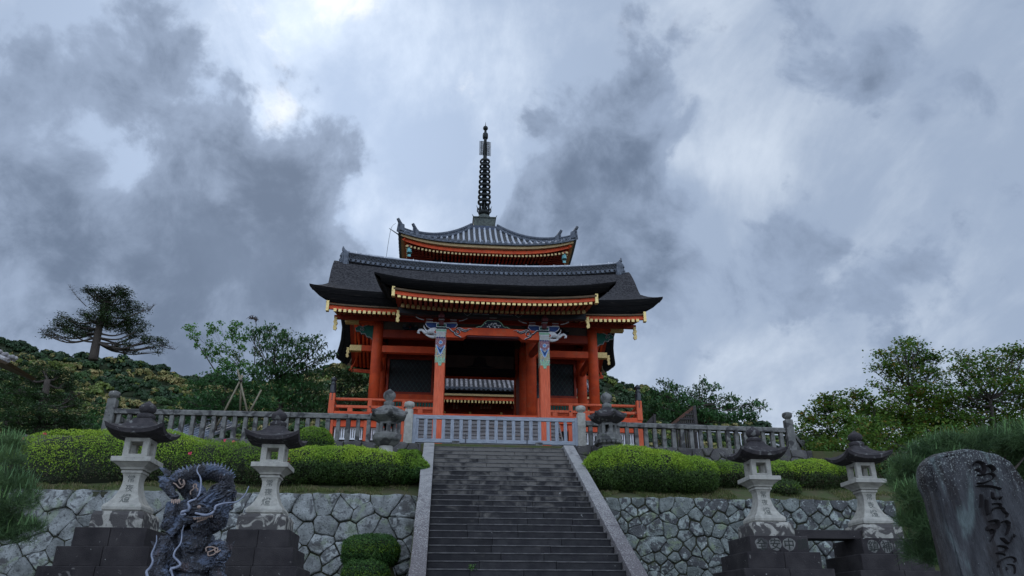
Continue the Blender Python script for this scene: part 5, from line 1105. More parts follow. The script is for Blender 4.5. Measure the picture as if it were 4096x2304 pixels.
for nm, ty, sz, st in (('swell', 'CLOUDS', .16, .05), ('folds', 'CLOUDS', .065, .04), ('scales', 'VORONOI', .03, -.016)):
    tx = bpy.data.textures.new(nm, ty); tx.noise_scale = sz
    if ty == 'CLOUDS': tx.noise_depth = 2
    dm = co.modifiers.new(nm, 'DISPLACE'); dm.texture = tx; dm.strength = st; dm.texture_coords = 'GLOBAL'; dm.mid_level = .5 if ty == 'CLOUDS' else .3
# spine fins along the arch
mb = MB(); path = bez([D(*p) for p in [(340,250,.02),(430,150,.1),(600,115,.2),(780,80,.25),(930,105,.2),(1060,190,.12),(1085,290,.08)]], 22); r2 = random.Random(4)
for i in range(22):
    p = path[i]; t = (path[i+1]-p).normalized(); up = t.cross(Vector((0,1,0))).normalized(); up = -up if up.z < 0 else up; h = r2.uniform(.035,.06)
    mb.add([p-t*.03-up*.04+Vector((0,-.02,0)), p+t*.03-up*.04+Vector((0,-.02,0)), p+up*h-t*.035, p-t*.03-up*.04+Vector((0,.02,0)), p+t*.03-up*.04+Vector((0,.02,0))], [(0,1,2),(4,3,2),(0,2,3),(1,4,2)])
mb.build('spine_fins', DRAG, dr)
# overlapping scales on the arch
mb = MB(); pc = bez([D(*p) for p in [(560,205,.1),(780,175,.15),(930,215,.12),(1005,330,.0)]], 16)
for i in range(16):
    t = (pc[i+1]-pc[i]).normalized(); up = Vector((0,-1,0)).cross(t).normalized()
    for j in range(6):
        a = -1.2+.5*j+(.25 if i % 2 else 0); n_ = (Vector((0,-1,0))*math.cos(a)+up*math.sin(a)); c = pc[i]+n_*.118; s2 = t.cross(n_).normalized()
        mb.add([c-s2*.032, c+t*.045+n_*.026, c+s2*.032, c-t*.018], [(0,1,2,3)])
mb.build('scales', DRAG, dr)
# mane and flame strands
mb = MB(); r2 = random.Random(11)
def strand(a, b, w, amp, n=10):
    a = Vector(a); b = Vector(b); ph = r2.uniform(0, 6); d = b-a; s = d.cross(Vector((0,1,0))).normalized()
    mb.tube([a+d*(i/n)+s*amp*math.sin(ph+i*.9)+Vector((0,amp*.6*math.cos(ph+i),0)) for i in range(n+1)], [w*(1-(i/n)**2*.92) for i in range(n+1)], 5)
for i in range(46):
    x, y = r2.uniform(860,1060), r2.uniform(300,560); L_ = r2.uniform(180,380); a = r2.uniform(2.25,2.75); strand(D(x, y, -.22), D(x+L_*math.cos(a), y+L_*math.sin(a), -.42), r2.uniform(.008,.016), .014)
for i in range(30):
    x, y = r2.uniform(700,960), r2.uniform(640,820); strand(D(x, y, -.28), D(x+r2.uniform(-40,160), y+r2.uniform(-60,60), -.30), r2.uniform(.008,.015), .016)
for i in range(24):
    x, y = r2.uniform(1000,1090), r2.uniform(330,500); strand(D(x-40, y-30, -.1), D(x+r2.uniform(0,60), y+r2.uniform(30,90), -.1), .012, .02)
for i in range(34): x, y = r2.uniform(180,380), r2.uniform(950,1300); strand(D(x, y, -.18), D(x-r2.uniform(40,120), y+r2.uniform(90,220), -.26), r2.uniform(.007,.013), .014)
for i in range(22): x, y = r2.uniform(820,1000), r2.uniform(1180,1330); strand(D(x, y, -.2), D(x-r2.uniform(80,200), y+r2.uniform(30,100), -.2), r2.uniform(.007,.013), .014)
for i in range(18): x, y = r2.uniform(400,470), r2.uniform(250,330); strand(D(x,y,-.1), D(x+r2.uniform(-120,120), y-r2.uniform(20,100), -.05), .010, .014)
for k in range(26):     # curled locks behind the cheek
    c = D(r2.uniform(960,1070), r2.uniform(220,450), -.2); rr = r2.uniform(.018,.034); mb.tube([c+Vector((rr*(1-j/14)*math.cos(j*.8), -.02*j/14, rr*(1-j/14)*math.sin(j*.8))) for j in range(12)], .014, 5)
mb.build('mane_strands', DRAG, dr)
# fins at paw, tail and lower flame
def fin(pts, dy, th=.02, r=.022):
    mb = MB(); mb.prism([(q[0], q[1]) for q in pts], lambda a, b: D(a, b, dy-th), lambda a, b: D(a, b, dy+th)); mb.build('fin', DRAG, dr)
fin([(170,120),(260,130),(300,165),(315,150),(320,200),(290,230),(240,220),(225,190)], -.1); fin([(150,230),(190,225),(235,240),(225,300),(190,280)], -.08)
fin([(70,1020),(120,1035),(150,1075),(110,1085),(85,1060)], -.2); fin([(1030,1200),(1000,1100),(1025,1010),(1015,1090),(1110,1005),(1060,1120),(1065,1170),(1040,1215),(960,1215),(940,1180)], -.05); fin([(1040,560),(1000,600),(1060,640),(1045,590)], -.1)
fin([(430,870),(480,900),(440,930)], -.1)
for ps in ([(790,560,-.40),(850,520,-.40),(920,500,-.34),(985,450,-.28),(1010,400,-.2)], [(720,545,-.42),(760,490,-.42),(820,450,-.36),(880,390,-.28)]):
    MB().tube(bez([D(*p) for p in ps], 14), [.030-.0018*i for i in range(15)], 8).build('horn', DRAG, dr, smooth=True)
for x, y in ((470,668),(520,655)): MB().ball(D(x, y, -.60), (.030,.03,.026), 10, 7).build('nostril', DRAG, dr, smooth=True)
for ps in ([(600,600,-.52),(650,575,-.55),(710,580,-.50),(760,610,-.42)], [(560,640,-.56),(600,625,-.57),(640,635,-.55)], [(480,720,-.55),(600,735,-.54),(720,730,-.46),(840,700,-.36)]):
    MB().tube(bez([D(*p) for p in ps], 12), [.012+.010*math.sin(i/12*3.1) for i in range(13)], 7).build('brow_ridge', DRAG, dr, smooth=True)
# whiskers
for w_ in ([(500,690,-.62),(445,700,-.60),(455,665,-.62),(530,645,-.6),(540,600,-.62),(520,555,-.62),(560,530,-.6),(620,505,-.58),(665,440,-.55),(685,330,-.5),(675,240,-.45),(640,180,-.42),(640,130,-.4),(660,98,-.38)],
           [(612,680,-.62),(660,690,-.62),(730,705,-.6),(800,690,-.58),(850,650,-.55),(860,600,-.55),(910,575,-.5),(1000,555,-.45),(1110,545,-.4),(1180,500,-.35),(1230,440,-.33),(1270,350,-.3)],
           [(60,1560,-.4),(40,1480,-.4),(20,1400,-.4),(60,1350,-.4),(95,1270,-.38),(80,1190,-.36),(110,1110,-.34),(140,1030,-.32),(142,950,-.3)],
           [(350,1540,-.4),(335,1440,-.4),(318,1365,-.4),(380,1345,-.4),(432,1310,-.4),(400,1260,-.38),(352,1210,-.36),(370,1140,-.34),(430,1060,-.32),(450,980,-.3),(455,900,-.28),(480,828,-.26)]):
    MB().tube(bez([D(*p) for p in w_], 40), [.016]*6+[lerp_tab([(0,.022),(1,.007)], j/34) for j in range(35)], 8).build('whisker', WHISK, dr, smooth=True)
mb = MB()
for c_ in ([(345,312),(380,330),(410,365),(440,372),(480,335),(482,300),(465,272),(475,305),(450,340),(425,310),(415,275),(435,265)], [(560,455),(555,420),(580,395),(600,375),(590,350),(610,325),(630,335),(625,370),(645,385),(640,410)],
           [(750,1150),(745,1110),(775,1095),(830,1095),(860,1110),(835,1130),(790,1150),(760,1160)], [(770,1160),(775,1200),(830,1190),(865,1160),(850,1130),(880,1105),(890,1130),(870,1165),(900,1150),(925,1130)]): mb.tube(bez([D(x, y, -.22 if y < 500 else -.26) for x, y in c_], 36), .0105, 6)
mb.build('tan_curls', CURL, dr, smooth=True)
mb = MB(); r2 = random.Random(2)
for i in range(12): mb.tube([D(600+i*20, 735-i*3+(i%2)*6, -.56), D(603+i*20, 765-i*3, -.57)], [.013,.003], 5)
for i in range(9): mb.tube([D(640+i*14, 790-i*5, -.50), D(642+i*14, 768-i*5, -.52)], [.011,.003], 5)
for i in range(5): mb.tube([D(330+i*22, 520+(i%2)*8, -.34), D(325+i*24, 560+(i%2)*10, -.42)], [.022,.004], 5)
mb.build('teeth_and_claws', CURL, dr)
MB().ball(D(660,605,-.62), (.030,.02,.024), 10, 7).build('eye', CURL, dr, smooth=True)
mb = MB(); mb.box(D(120,0).x, D(1000,0).x, DY-.5, DY+1.0, 0, 1.55); mb.build('rock_pedestal', ROOFST, dr, bevel=.1)

# ---------------------------------------------------------------- inscribed memorial stone, right edge
SY = 7.2
stl = thing('memorial_stone', 'tall dark rounded memorial stone with carved brush characters, at the right edge', 'memorial stone', (at(4000, 2200, SY).x, SY, 0))
ol = [(3846,2400),(3826,2304),(3800,2180),(3770,2060),(3745,1960),(3716,1900),(3708,1852),(3722,1828),(3752,1812),(3800,1802),(3860,1792),(3930,1797),(3990,1808),(4040,1840),(4085,1900),(4130,1980),(4180,2080),(4230,2200),(4270,2330),(4300,2420)]
pts = [at(x, y, SY) for x, y in ol]; pl = [(p.x, p.z) for p in pts]
lo = min(p[1] for p in pl); dxl = (pl[1][0]-pl[0][0])/(pl[1][1]-pl[0][1]); pl = [(pl[0][0]-.10, 0)]+pl+[(pl[-1][0]+.15, 0)]
# resample
def resamp(poly, d):
    out = []
    for a, b in zip(poly, poly[1:]+poly[:1]):
        n = max(1, int(math.hypot(b[0]-a[0], b[1]-a[1])/d)); out += [(a[0]+(b[0]-a[0])*i/n, a[1]+(b[1]-a[1])*i/n) for i in range(n)]
    return out
rp_ = resamp(pl, .05); cxs = sum(p[0] for p in rp_)/len(rp_); mb = MB(); rings = []
def sface(x, z):     # relief of the front face (towards the viewer)
    return SY-.055*mnoise.noise(Vector((x*2.2, z*.9, 3)))-.018*mnoise.noise(Vector((x*7, z*2.5, 1)))-.05*mnoise.noise(Vector((x*4.5+z*.9, .3, 5)))
zc_ = 2.0
for k, (s, dy) in enumerate(((.92,.30),(.98,.20),(1.0,.10),(.995,.05),(.985,.015),(.965,0))):
    rings.append([((cxs+(x-cxs)*s, (sface(x, z) if dy < .3 else SY)+dy, zc_+(z-zc_)*s if z > .3 else z)) for x, z in rp_])
mb.loft(rings, cap=True)
# front grid follows the relief
body = mb.build('slab', STELE, stl, smooth=False, recalc=True)
gx0, gx1 = min(p[0] for p in rp_), max(p[0] for p in rp_); inner = [(cxs+(x-cxs)*.965, zc_+(z-zc_)*.965 if z > .3 else z) for x, z in rp_]
def inside(x, z):
    c = False
    for a, b in zip(inner, inner[1:]+inner[:1]):
        if (a[1] > z) != (b[1] > z) and x < (b[0]-a[0])*(z-a[1])/(b[1]-a[1])+a[0]: c = not c
    return c
# (the flat cap of the loft is kept back; this sheet carries the weathered relief)
mb = MB(); st_ = .02; nx = int((gx1-gx0)/st_); nz = int(3.7/st_); idx = {}
for i in range(nx+1):
    for j in range(nz+1):
        x, z = gx0+i*st_, 1.0+j*st_
        if inside(x, z): idx[(i,j)] = len(mb.v); mb.v.append((x, sface(x, z)-.012, z))
for (i, j), a in idx.items():
    if (i+1,j) in idx and (i,j+1) in idx and (i+1,j+1) in idx: mb.f.append((a, idx[(i+1,j)], idx[(i+1,j+1)], idx[(i,j+1)])); mb.m.append(0)
mb.build('weathered_face', STELE, stl, smooth=True)
# brush characters: strokes traced on the face, sunk dark grooves
def SP(x, y): p = at(3396+x/2.414, 1704+y/2.414, SY); return Vector((p.x, sface(p.x, p.z)-.010, p.z))
strokes = [([(1165,400),(1190,360),(1240,375),(1260,430),(1230,450),(1180,430)], .030),([(1270,400),(1320,395),(1365,440),(1340,470)], .030),([(1200,490),(1260,485),(1330,470),(1370,500),(1350,530)], .022),([(1205,560),(1250,565),(1310,545),(1340,530)], .022),
    ([(1200,590),(1300,592),(1400,605),(1450,620)], .026),([(1345,640),(1350,700),(1400,700),(1440,690),(1430,720)], .026),([(1240,660),(1245,740),(1240,790)], .024),([(1290,710),(1295,800),(1310,860)], .024),([(1350,760),(1420,760),(1440,800)], .022),([(1350,830),(1380,800),(1440,800),(1460,830),(1500,860),(1490,890)], .024),([(1350,840),(1310,870)], .018),
    ([(1320,930),(1380,920),(1400,950),(1330,970),(1310,1010),(1390,1000)], .030),([(1440,940),(1480,925),(1510,970),(1490,1060)], .026),([(1400,1010),(1370,1080),(1340,1120)], .026),([(1440,1080),(1480,1120),(1520,1140),(1560,1100),(1570,1040)], .028),
    ([(1410,1160),(1470,1170),(1490,1200),(1420,1220)], .026),([(1390,1230),(1460,1240),(1490,1260)], .022),([(1410,1330),(1470,1290),(1540,1270),(1580,1290),(1560,1310)], .026),([(1500,1340),(1560,1350),(1570,1400),(1500,1400),(1500,1350)], .024),([(1410,1340),(1420,1370)], .02)]
mb = MB(); me2 = MB()
for ps, r in strokes:
    q = bez([SP(*p) for p in ps], 18); rr = [1.55*r*(.75+.35*math.sin(.6+i/18*2.6)) for i in range(19)]; rr[0] = r*.35; rr[-1] = r*.3
    mb.tube(q, rr, 8, flat=.16)
mb.build('brush_characters', INKS, stl)
# ---------------------------------------------------------------- clipped hedges
def mound(name, label, cat, blobs, mats, n, leaf=(.044,.024), top=.5, group=None, flowers=0, rough=.05, base=None):
    """clipped shrub: union of ellipsoids (centre, radii), covered in leaves; shoots of new growth on the upper side"""
    lo = min(b[0][2]-b[1][2] for b in blobs); c0 = blobs[0][0]; root = thing(name, label, cat, (c0[0], c0[1], max(lo, ground_z(c0[0], c0[1]))), group)
    P = []; Nr = []; area = [b[1][0]*b[1][2]+b[1][0]*b[1][1]+b[1][1]*b[1][2] for b in blobs]; tot = sum(area); n = int(n*1.35)
    for k, (c, r) in enumerate(blobs):
        m = int(n*area[k]/tot); d = sphere_pts(m); p = 4 if len(blobs[k]) < 3 else blobs[k][2]
        # super-ellipsoid so tops are flattish and flanks upright
        q = d/np.power((np.abs(d)**2.6).sum(1, keepdims=True), 1/2.6)
        disp = np.array([mnoise.noise(Vector((c[0]+a[0]*r[0]*1.0, c[1]+a[1]*r[1], (c[2]+a[2]*r[2])*1.0)))*.10*min(r)+mnoise.noise(Vector(((c[0]+a[0]*r[0])*4, (c[1]+a[1]*r[1])*4, (c[2]+a[2]*r[2])*4)))*rough for a in q])
        pt = np.array(c)+q*np.array(r)+d*disp[:,None]+d*rng.normal(size=(m,1))*rough*.35
        keep = np.ones(m, bool)
        for j, (c2, r2) in enumerate([b[:2] for b in blobs]):
            if j != k: keep &= (np.abs((pt-np.array(c2))/np.array(r2))**2.4).sum(1) > .80
        keep &= pt[:,2] > ground_z(c[0], c[1])-.25
        P.append(pt[keep]); Nr.append((d/np.array(r))[keep])
    P = np.concatenate(P); Nr = np.concatenate(Nr); Nr /= np.linalg.norm(Nr, axis=1, keepdims=True)
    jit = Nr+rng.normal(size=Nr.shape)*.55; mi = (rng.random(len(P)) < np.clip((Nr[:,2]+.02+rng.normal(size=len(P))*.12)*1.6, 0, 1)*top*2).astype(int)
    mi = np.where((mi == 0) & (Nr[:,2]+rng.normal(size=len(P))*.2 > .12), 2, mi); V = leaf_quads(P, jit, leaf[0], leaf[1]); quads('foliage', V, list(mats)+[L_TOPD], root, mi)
    mb = MB()
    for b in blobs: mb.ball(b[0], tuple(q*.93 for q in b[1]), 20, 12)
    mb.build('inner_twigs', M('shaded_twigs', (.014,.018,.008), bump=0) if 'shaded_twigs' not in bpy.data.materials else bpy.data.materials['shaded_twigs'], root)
    if flowers:
        idx = rng.choice(np.where((Nr[:,1] < -.1) & (Nr[:,2] > -.4))[0], flowers); fp = []
        for i in idx:
            for _ in range(6): fp.append(P[i]+Nr[i]*.05+rng.normal(size=3)*.02)
        quads('flower', leaf_quads(np.array(fp), rng.normal(size=(len(fp),3))+np.array([0,-1,.3]), .06, .05), FLOWER, root)
    return root
def HB(px, py, Y, rx, ry, rz): return (tuple(at(px, py, Y)), (rx, ry, rz))
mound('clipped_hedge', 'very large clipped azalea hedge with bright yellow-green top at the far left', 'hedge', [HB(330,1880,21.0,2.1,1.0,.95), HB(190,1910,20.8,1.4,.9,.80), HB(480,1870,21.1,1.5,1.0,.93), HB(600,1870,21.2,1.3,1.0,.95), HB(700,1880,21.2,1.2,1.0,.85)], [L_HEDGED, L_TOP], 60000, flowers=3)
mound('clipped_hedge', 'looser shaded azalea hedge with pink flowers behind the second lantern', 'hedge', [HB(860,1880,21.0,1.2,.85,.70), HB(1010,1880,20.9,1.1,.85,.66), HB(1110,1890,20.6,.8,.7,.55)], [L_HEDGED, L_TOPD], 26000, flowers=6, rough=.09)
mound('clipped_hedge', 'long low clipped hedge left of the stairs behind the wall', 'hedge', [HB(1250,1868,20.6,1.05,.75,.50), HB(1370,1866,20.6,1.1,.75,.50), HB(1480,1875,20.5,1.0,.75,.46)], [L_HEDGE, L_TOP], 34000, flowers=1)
mound('clipped_shrub', 'small clipped mound touching the stone fence above the long hedge', 'shrub', [HB(1257,1775,22.3,.52,.5,.42)], [L_HEDGE, L_TOPD], 7000)
mound('clipped_shrub', 'round dark green ball shrub beside the left stair kerb', 'shrub', [HB(1630,1870,20.5,.42,.42,.40)], [L_BOX, L_TOPD], 6000)
mound('clipped_shrub', 'smallest round ball shrub pressed against the left stair kerb', 'shrub', [HB(1678,1877,20.15,.24,.24,.23)], [L_BOX, L_TOPD], 3500, leaf=(.04,.022))
mound('clipped_shrub', 'low dark shrub under the slim hexagonal lantern', 'shrub', [HB(1640,1822,21.9,.35,.3,.14)], [L_HEDGED, L_TOPD], 3500); mound('clipped_shrub', 'low mossy shrub behind the slim lantern pillar', 'shrub', [HB(1420,1822,22.3,.5,.3,.16)], [L_HEDGED, L_TOPD], 3500)
mound('clipped_shrub', 'clipped dwarf shrub growing before the left retaining wall', 'shrub', [HB(1482,2212,18.2,.62,.55,.40)], [L_BOX, L_BOX], 11000, leaf=(.04,.02)); mound('clipped_shrub', 'lower clipped dwarf shrub at the foot of the left wall', 'shrub', [HB(1462,2330,17.6,.52,.5,.45)], [L_BOX, L_BOX], 8000, leaf=(.04,.02))
for (px, py, Y, r) in ((1482,2212,18.2,.55),(1462,2330,17.6,.45)):   # earth banks that carry them
    p = at(px, py, Y); mb = MB(); mb.lathe([(r*2.2,0),(r*1.5,p.z*.6),(r*.9,p.z-.25)], (p.x, p.y, 0), 20); b = mb.build('earth_bank', SOIL); b['kind'] = 'structure'
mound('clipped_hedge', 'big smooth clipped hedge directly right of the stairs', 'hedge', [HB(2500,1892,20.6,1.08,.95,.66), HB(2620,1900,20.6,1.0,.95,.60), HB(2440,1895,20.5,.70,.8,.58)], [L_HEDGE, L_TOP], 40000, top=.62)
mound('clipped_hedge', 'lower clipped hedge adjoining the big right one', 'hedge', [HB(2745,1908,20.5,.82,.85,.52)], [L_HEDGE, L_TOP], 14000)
mound('clipped_hedge', 'ragged reddish hedge behind the black-capped lantern', 'hedge', [HB(2930,1910,21.2,.85,.7,.40), HB(2860,1910,21.2,.6,.6,.35)], [L_HEDGED, L_TOPD], 12000, rough=.09)
mound('clipped_hedge', 'clipped hedge showing between the two right lanterns', 'hedge', [HB(3090,1910,21.3,.62,.8,.42)], [L_HEDGED, L_TOP], 8000); mound('clipped_hedge', 'domed clipped hedge left of the rightmost lantern', 'hedge', [HB(3230,1915,21.2,.80,.8,.50)], [L_HEDGED, L_TOP], 12000); mound('clipped_hedge', 'clipped hedge behind the rightmost lantern', 'hedge', [HB(3350,1915,21.4,.75,.8,.50)], [L_HEDGED, L_TOPD], 10000)
mound('clipped_shrub', 'grey-green loose shrub under the right hedges', 'shrub', [HB(3130,1960,20.3,.4,.4,.24)], [L_HEDGED, L_HEDGE], 3000, rough=.1)

# ---------------------------------------------------------------- trees
def tree(name, label, base, lean_to, clusters, leafmat_, dens=900, leaf=(.12,.07), tr=.12, group=None, trunkmat=None, cat='tree', droop=.2, flat=False, tuft=6, spread=.12, twigs=5, crown='crown', accent=None, thr=-.12, bare=(), limb=.05):
    """trunk to lean_to, a limb to every cluster (centre, radii), leaves in tufts through each cluster"""
    root = thing(name, label, cat, base, group); base = Vector(base); top = Vector(lean_to)
    mb = MB(); r2 = random.Random(len(label)); mid = base.lerp(top, .5)+Vector((r2.uniform(-.1,.1), r2.uniform(-.1,.1), 0))*(top-base).length*.3; tp = bez([base, mid, top], 14)
    mb.tube(tp, [tr*(1-.55*i/14) for i in range(15)], 9)
    P = []; Nr = []
    for (c, r) in clusters:
        c = Vector(c); r = (r,)*3 if isinstance(r, (int,float)) else r
        # leave the trunk below the cluster
        best = min(range(4, 15), key=lambda i: (tp[i]-c).length+max(0, tp[i].z-c.z+.2*(c-base).length*.3)*1.5); s = tp[best]; br = min(tr*(.55-.02*best)*min(1, .5+max(r)/1.5), limb)
        pm = s.lerp(c, .5)+Vector((0,0,-.06 if not flat else -.12))*(c-s).length+Vector((r2.uniform(-.1,.1), r2.uniform(-.1,.1), 0)); lp = bez([s, pm, c], 9)
        mb.tube(lp, [br*(1-.07*i) for i in range(10)], 6)
        for k in range(twigs):
            d = Vector(sphere_pts(1)[0]); d.z = abs(d.z)*.7; e = c+Vector((d.x*r[0], d.y*r[1], d.z*r[2]))*.95; st = lp[r2.randrange(5,10)]; mb.tube(bez([st, st.lerp(e,.5)+Vector((0,0,.05)), e], 5), [br*.35, br*.3, br*.24, br*.18, br*.12, br*.06], 4)
        vol = r[0]*r[1]*r[2]; m = int(dens*(r[0]*r[2]+r[0]*r[1]+r[1]*r[2])); nt_ = max(3, m//tuft)
        d = sphere_pts(nt_)*(rng.random((nt_,1))**(1/2.2)); tc_ = np.array(c)+d*np.array(r)
        keep = np.array([mnoise.noise(Vector(q)*(1.1/max(.25, min(r)))) > thr for q in tc_]); tc_ = tc_[keep]
        pts_ = np.repeat(tc_, tuft, 0)+rng.normal(size=(len(tc_)*tuft,3))*spread*np.array([1,1,.45 if flat else .7]); P.append(pts_)
    P = np.concatenate(P); Nr = rng.normal(size=P.shape); Nr[:,2] = np.abs(Nr[:,2])+(1.2 if flat else .5)
    mb.build('trunk', trunkmat or TRUNK, root, smooth=True); mats = [leafmat_]+([accent] if accent else []); mi = (rng.random(len(P)) < .12).astype(int) if accent else None
    quads(crown, leaf_quads(P, Nr, leaf[0], leaf[1], droop), mats, root, mi); 
    if bare:
        mb = MB()
        for ps in bare:
            q = bez([Vector(p) for p in ps], 8); mb.tube(q, [(.05 if base.y > 60 else .02)*(1-i/9) for i in range(9)], 4)
            for i in range(2, 9):
                for _ in range(4): e = q[i]+Vector((r2.uniform(-1,1), r2.uniform(-.4,.4), r2.uniform(-.3,1)))*(.6 if base.y > 60 else .18); mb.tube([q[i], q[i].lerp(e,.5)+Vector((0,0,.08)), e], [.02,.014,.005], 3)
        mb.build('bare_branches', TWIG, root)
    return root
def CL(lst, Y, k=1.0, dy=.6, flat=.6, seed=1):
    """clusters from (px,py,half-width px,half-height px); depth scattered about Y"""
    r2 = random.Random(seed); out = []
    for q in lst:
        px, py, a, b = q[:4]; y = Y+(q[4] if len(q) > 4 else r2.uniform(-dy, dy)); c = at(px, py, y); dist = (c-Vector((0,0,EYE))).length*.95; m = dist/FPX; out.append((c, (a*m*k, max(a*m*flat, .15), b*m*k)))
    return out
# the big fir on the hill shoulder
FY = 85.0
tree('fir_tree', 'tall dark spreading fir tree standing alone against the sky at upper left', at(372,1440,FY), at(425,1195,FY), CL([(a,b,c*.95,d*1.45) for a,b,c,d in [
    (470,1160,40,14),(500,1175,30,12),(455,1180,55,14),(380,1165,40,11),(345,1158,22,8),(400,1185,50,14),(440,1205,70,18),(500,1210,45,16),(550,1235,40,14),(585,1240,14,8),(470,1240,75,20),(405,1235,40,15),(340,1260,35,12),(430,1270,85,20),(520,1275,55,14),(570,1295,28,10),
    (480,1300,70,15),(390,1300,60,14),(255,1270,30,10),(285,1285,35,12),(230,1290,28,9),(320,1310,50,12),(255,1315,45,10),(190,1325,22,7),(215,1340,30,7),(290,1335,45,9),(350,1335,40,8),(180,1340,14,7),(520,1325,45,10),(560,1320,25,8),(550,1345,45,9),(600,1362,38,9),(640,1362,28,9),(655,1378,20,7),(620,1390,25,7),(500,1375,30,9),(470,1385,25,7),(520,1395,28,7),(630,1410,14,6),(540,1410,18,6)]], FY, k=1.12, dy=2.2, flat=.8, seed=4), L_FIR, dens=330, leaf=(.26,.09), tr=.52, droop=.0, flat=True, tuft=9, spread=.26, twigs=4, thr=-.02, limb=.12,
    bare=[[at(345,1225,FY), at(310,1190,FY), at(280,1152,FY)], [at(580,1250,FY), at(600,1240,FY), at(612,1225,FY)], [at(630,1380,FY), at(665,1392,FY), at(700,1398,FY)], [at(310,1345,FY), at(230,1355,FY), at(165,1320,FY)]])
# dense pine in front of the hill, left
tree('pine_tree', 'broad dark pine tree filling the left side behind the hedge', at(150,1760,26.5), at(190,1520,26.5), CL([(170,1480,90,30),(240,1500,60,26),(90,1505,70,24),(180,1530,110,32),(60,1550,80,28),(270,1545,60,24),(320,1575,40,22),(130,1590,110,34),(230,1600,90,30),(300,1620,50,24),(40,1620,70,30),(160,1650,120,36),(270,1670,80,30),(60,1690,90,34),(180,1710,130,36),(300,1715,70,26),(100,1750,120,30),(230,1750,110,26)], 26.5, dy=.9, seed=5), L_DARK, dens=1500, leaf=(.11,.03), tr=.2, flat=True, tuft=14, spread=.09, droop=0)
# forest understorey at left between pine and wall
tree('green_bush', 'fresh green bush at the far left edge behind the pine', at(20,1700,29), at(30,1640,29), CL([(10,1600,70,26),(70,1570,60,22),(0,1660,80,30),(60,1740,70,26),(370,1700,50,40),(400,1640,40,30)], 29, seed=6), L_CHERRY, dens=900, leaf=(.13,.06), tr=.1)
# young staked maple
tree('young_maple', 'thin young maple with sparse bright leaves held by bamboo stakes', at(985,1640,29), at(960,1470,29), CL([(755,1310,20,18),(775,1340,22,18),(790,1365,14,12),(845,1300,18,9),(860,1315,22,12),(880,1290,15,12),(840,1330,12,12),(838,1375,14,20),(925,1310,14,16),(935,1330,20,30),(900,1340,22,16),(945,1355,22,22),(955,1300,10,12),(935,1295,8,14),(880,1385,26,18),(900,1400,26,16),(860,1410,24,14),(815,1400,16,10),(830,1420,18,12),(790,1385,10,8),(975,1350,14,14),(970,1390,20,20),(945,1420,26,16),(890,1440,30,14),(920,1465,36,16),(870,1480,28,14),(850,1440,14,10),(975,1450,24,16),(1000,1470,24,14)], 29, dy=.3, seed=7), L_MAPY, dens=1000, leaf=(.10,.07), tr=.035, tuft=4, spread=.06, twigs=2, thr=-.25)
# the long bare slanting stem of the maple
MB().tube(bez([at(905,1560,29), at(870,1500,29), at(800,1390,29), at(755,1335,29)], 10), [.035,.033,.03,.027,.024,.02,.018,.015,.012,.010,.008], 6).build('slanting_stem', TWIG, bpy.data.objects['young_maple'])
tree('leafy_bush', 'dense green bush below the young maple behind the fence', at(860,1720,27.5), at(880,1620,27.5), CL([(870,1520,60,26),(800,1545,50,24),(930,1500,50,26),(1000,1490,50,24),(960,1540,70,28),(830,1590,70,30),(900,1600,80,34),(980,1600,70,30),(760,1620,50,26),(860,1650,90,30),(960,1650,80,30),(780,1670,60,26),(720,1600,36,20),(1030,1560,60,30),(1060,1620,60,30)], 27.5, dy=.5, seed=8), L_CHERRY, dens=1050, leaf=(.12,.06), tr=.07)
tree('cherry_tree', 'leafy cherry tree against the sky just left of the gate', at(1140,1700,32), at(1110,1510,32), CL([(1020,1320,36,18),(1075,1315,36,16),(1000,1345,22,16),(1055,1345,36,16),(1110,1345,40,18),(1140,1335,30,12),(1030,1400,22,30),(1100,1385,50,22),(1160,1370,40,16),(1210,1355,34,12),(1200,1390,46,18),(1250,1365,26,9),(1275,1345,18,6),(1260,1395,36,12),(1290,1380,20,7),(1310,1420,26,9),(1330,1410,12,5),(1150,1420,60,22),(1220,1425,46,16),(1280,1430,36,12),(1090,1440,50,22),(1050,1455,40,20),(1190,1460,60,18),(1260,1460,40,14),(1120,1480,70,22),(1060,1500,50,24),(1210,1500,60,20),(1290,1490,34,16),(1150,1530,80,26),(1240,1540,70,24),(1080,1560,70,28),(1180,1590,90,30),(1280,1590,60,28),(1100,1630,80,30),(1220,1640,90,28),(1310,1640,36,24)], 32, dy=.9, seed=9), L_CHERRY, dens=620, leaf=(.17,.07), tr=.13, tuft=5, spread=.12, droop=.5, twigs=4, thr=-.18, bare=[[at(1025,1300,32), at(1020,1280,32), at(1000,1276,32)], [at(1200,1400,32), at(1120,1340,32)], [at(1018,1460,32), at(1020,1380,32), at(1015,1330,32)]])
tree('green_bush', 'dark green undergrowth between the cherry tree and the gate', at(1330,1700,35), at(1330,1620,35), CL([(1340,1490,50,24),(1390,1500,50,24),(1430,1530,50,30),(1360,1550,60,30),(1430,1590,60,30),(1340,1620,60,30),(1410,1640,60,26),(1470,1600,40,40)], 36, seed=10), L_DARK, dens=700, leaf=(.16,.07), tr=.1)
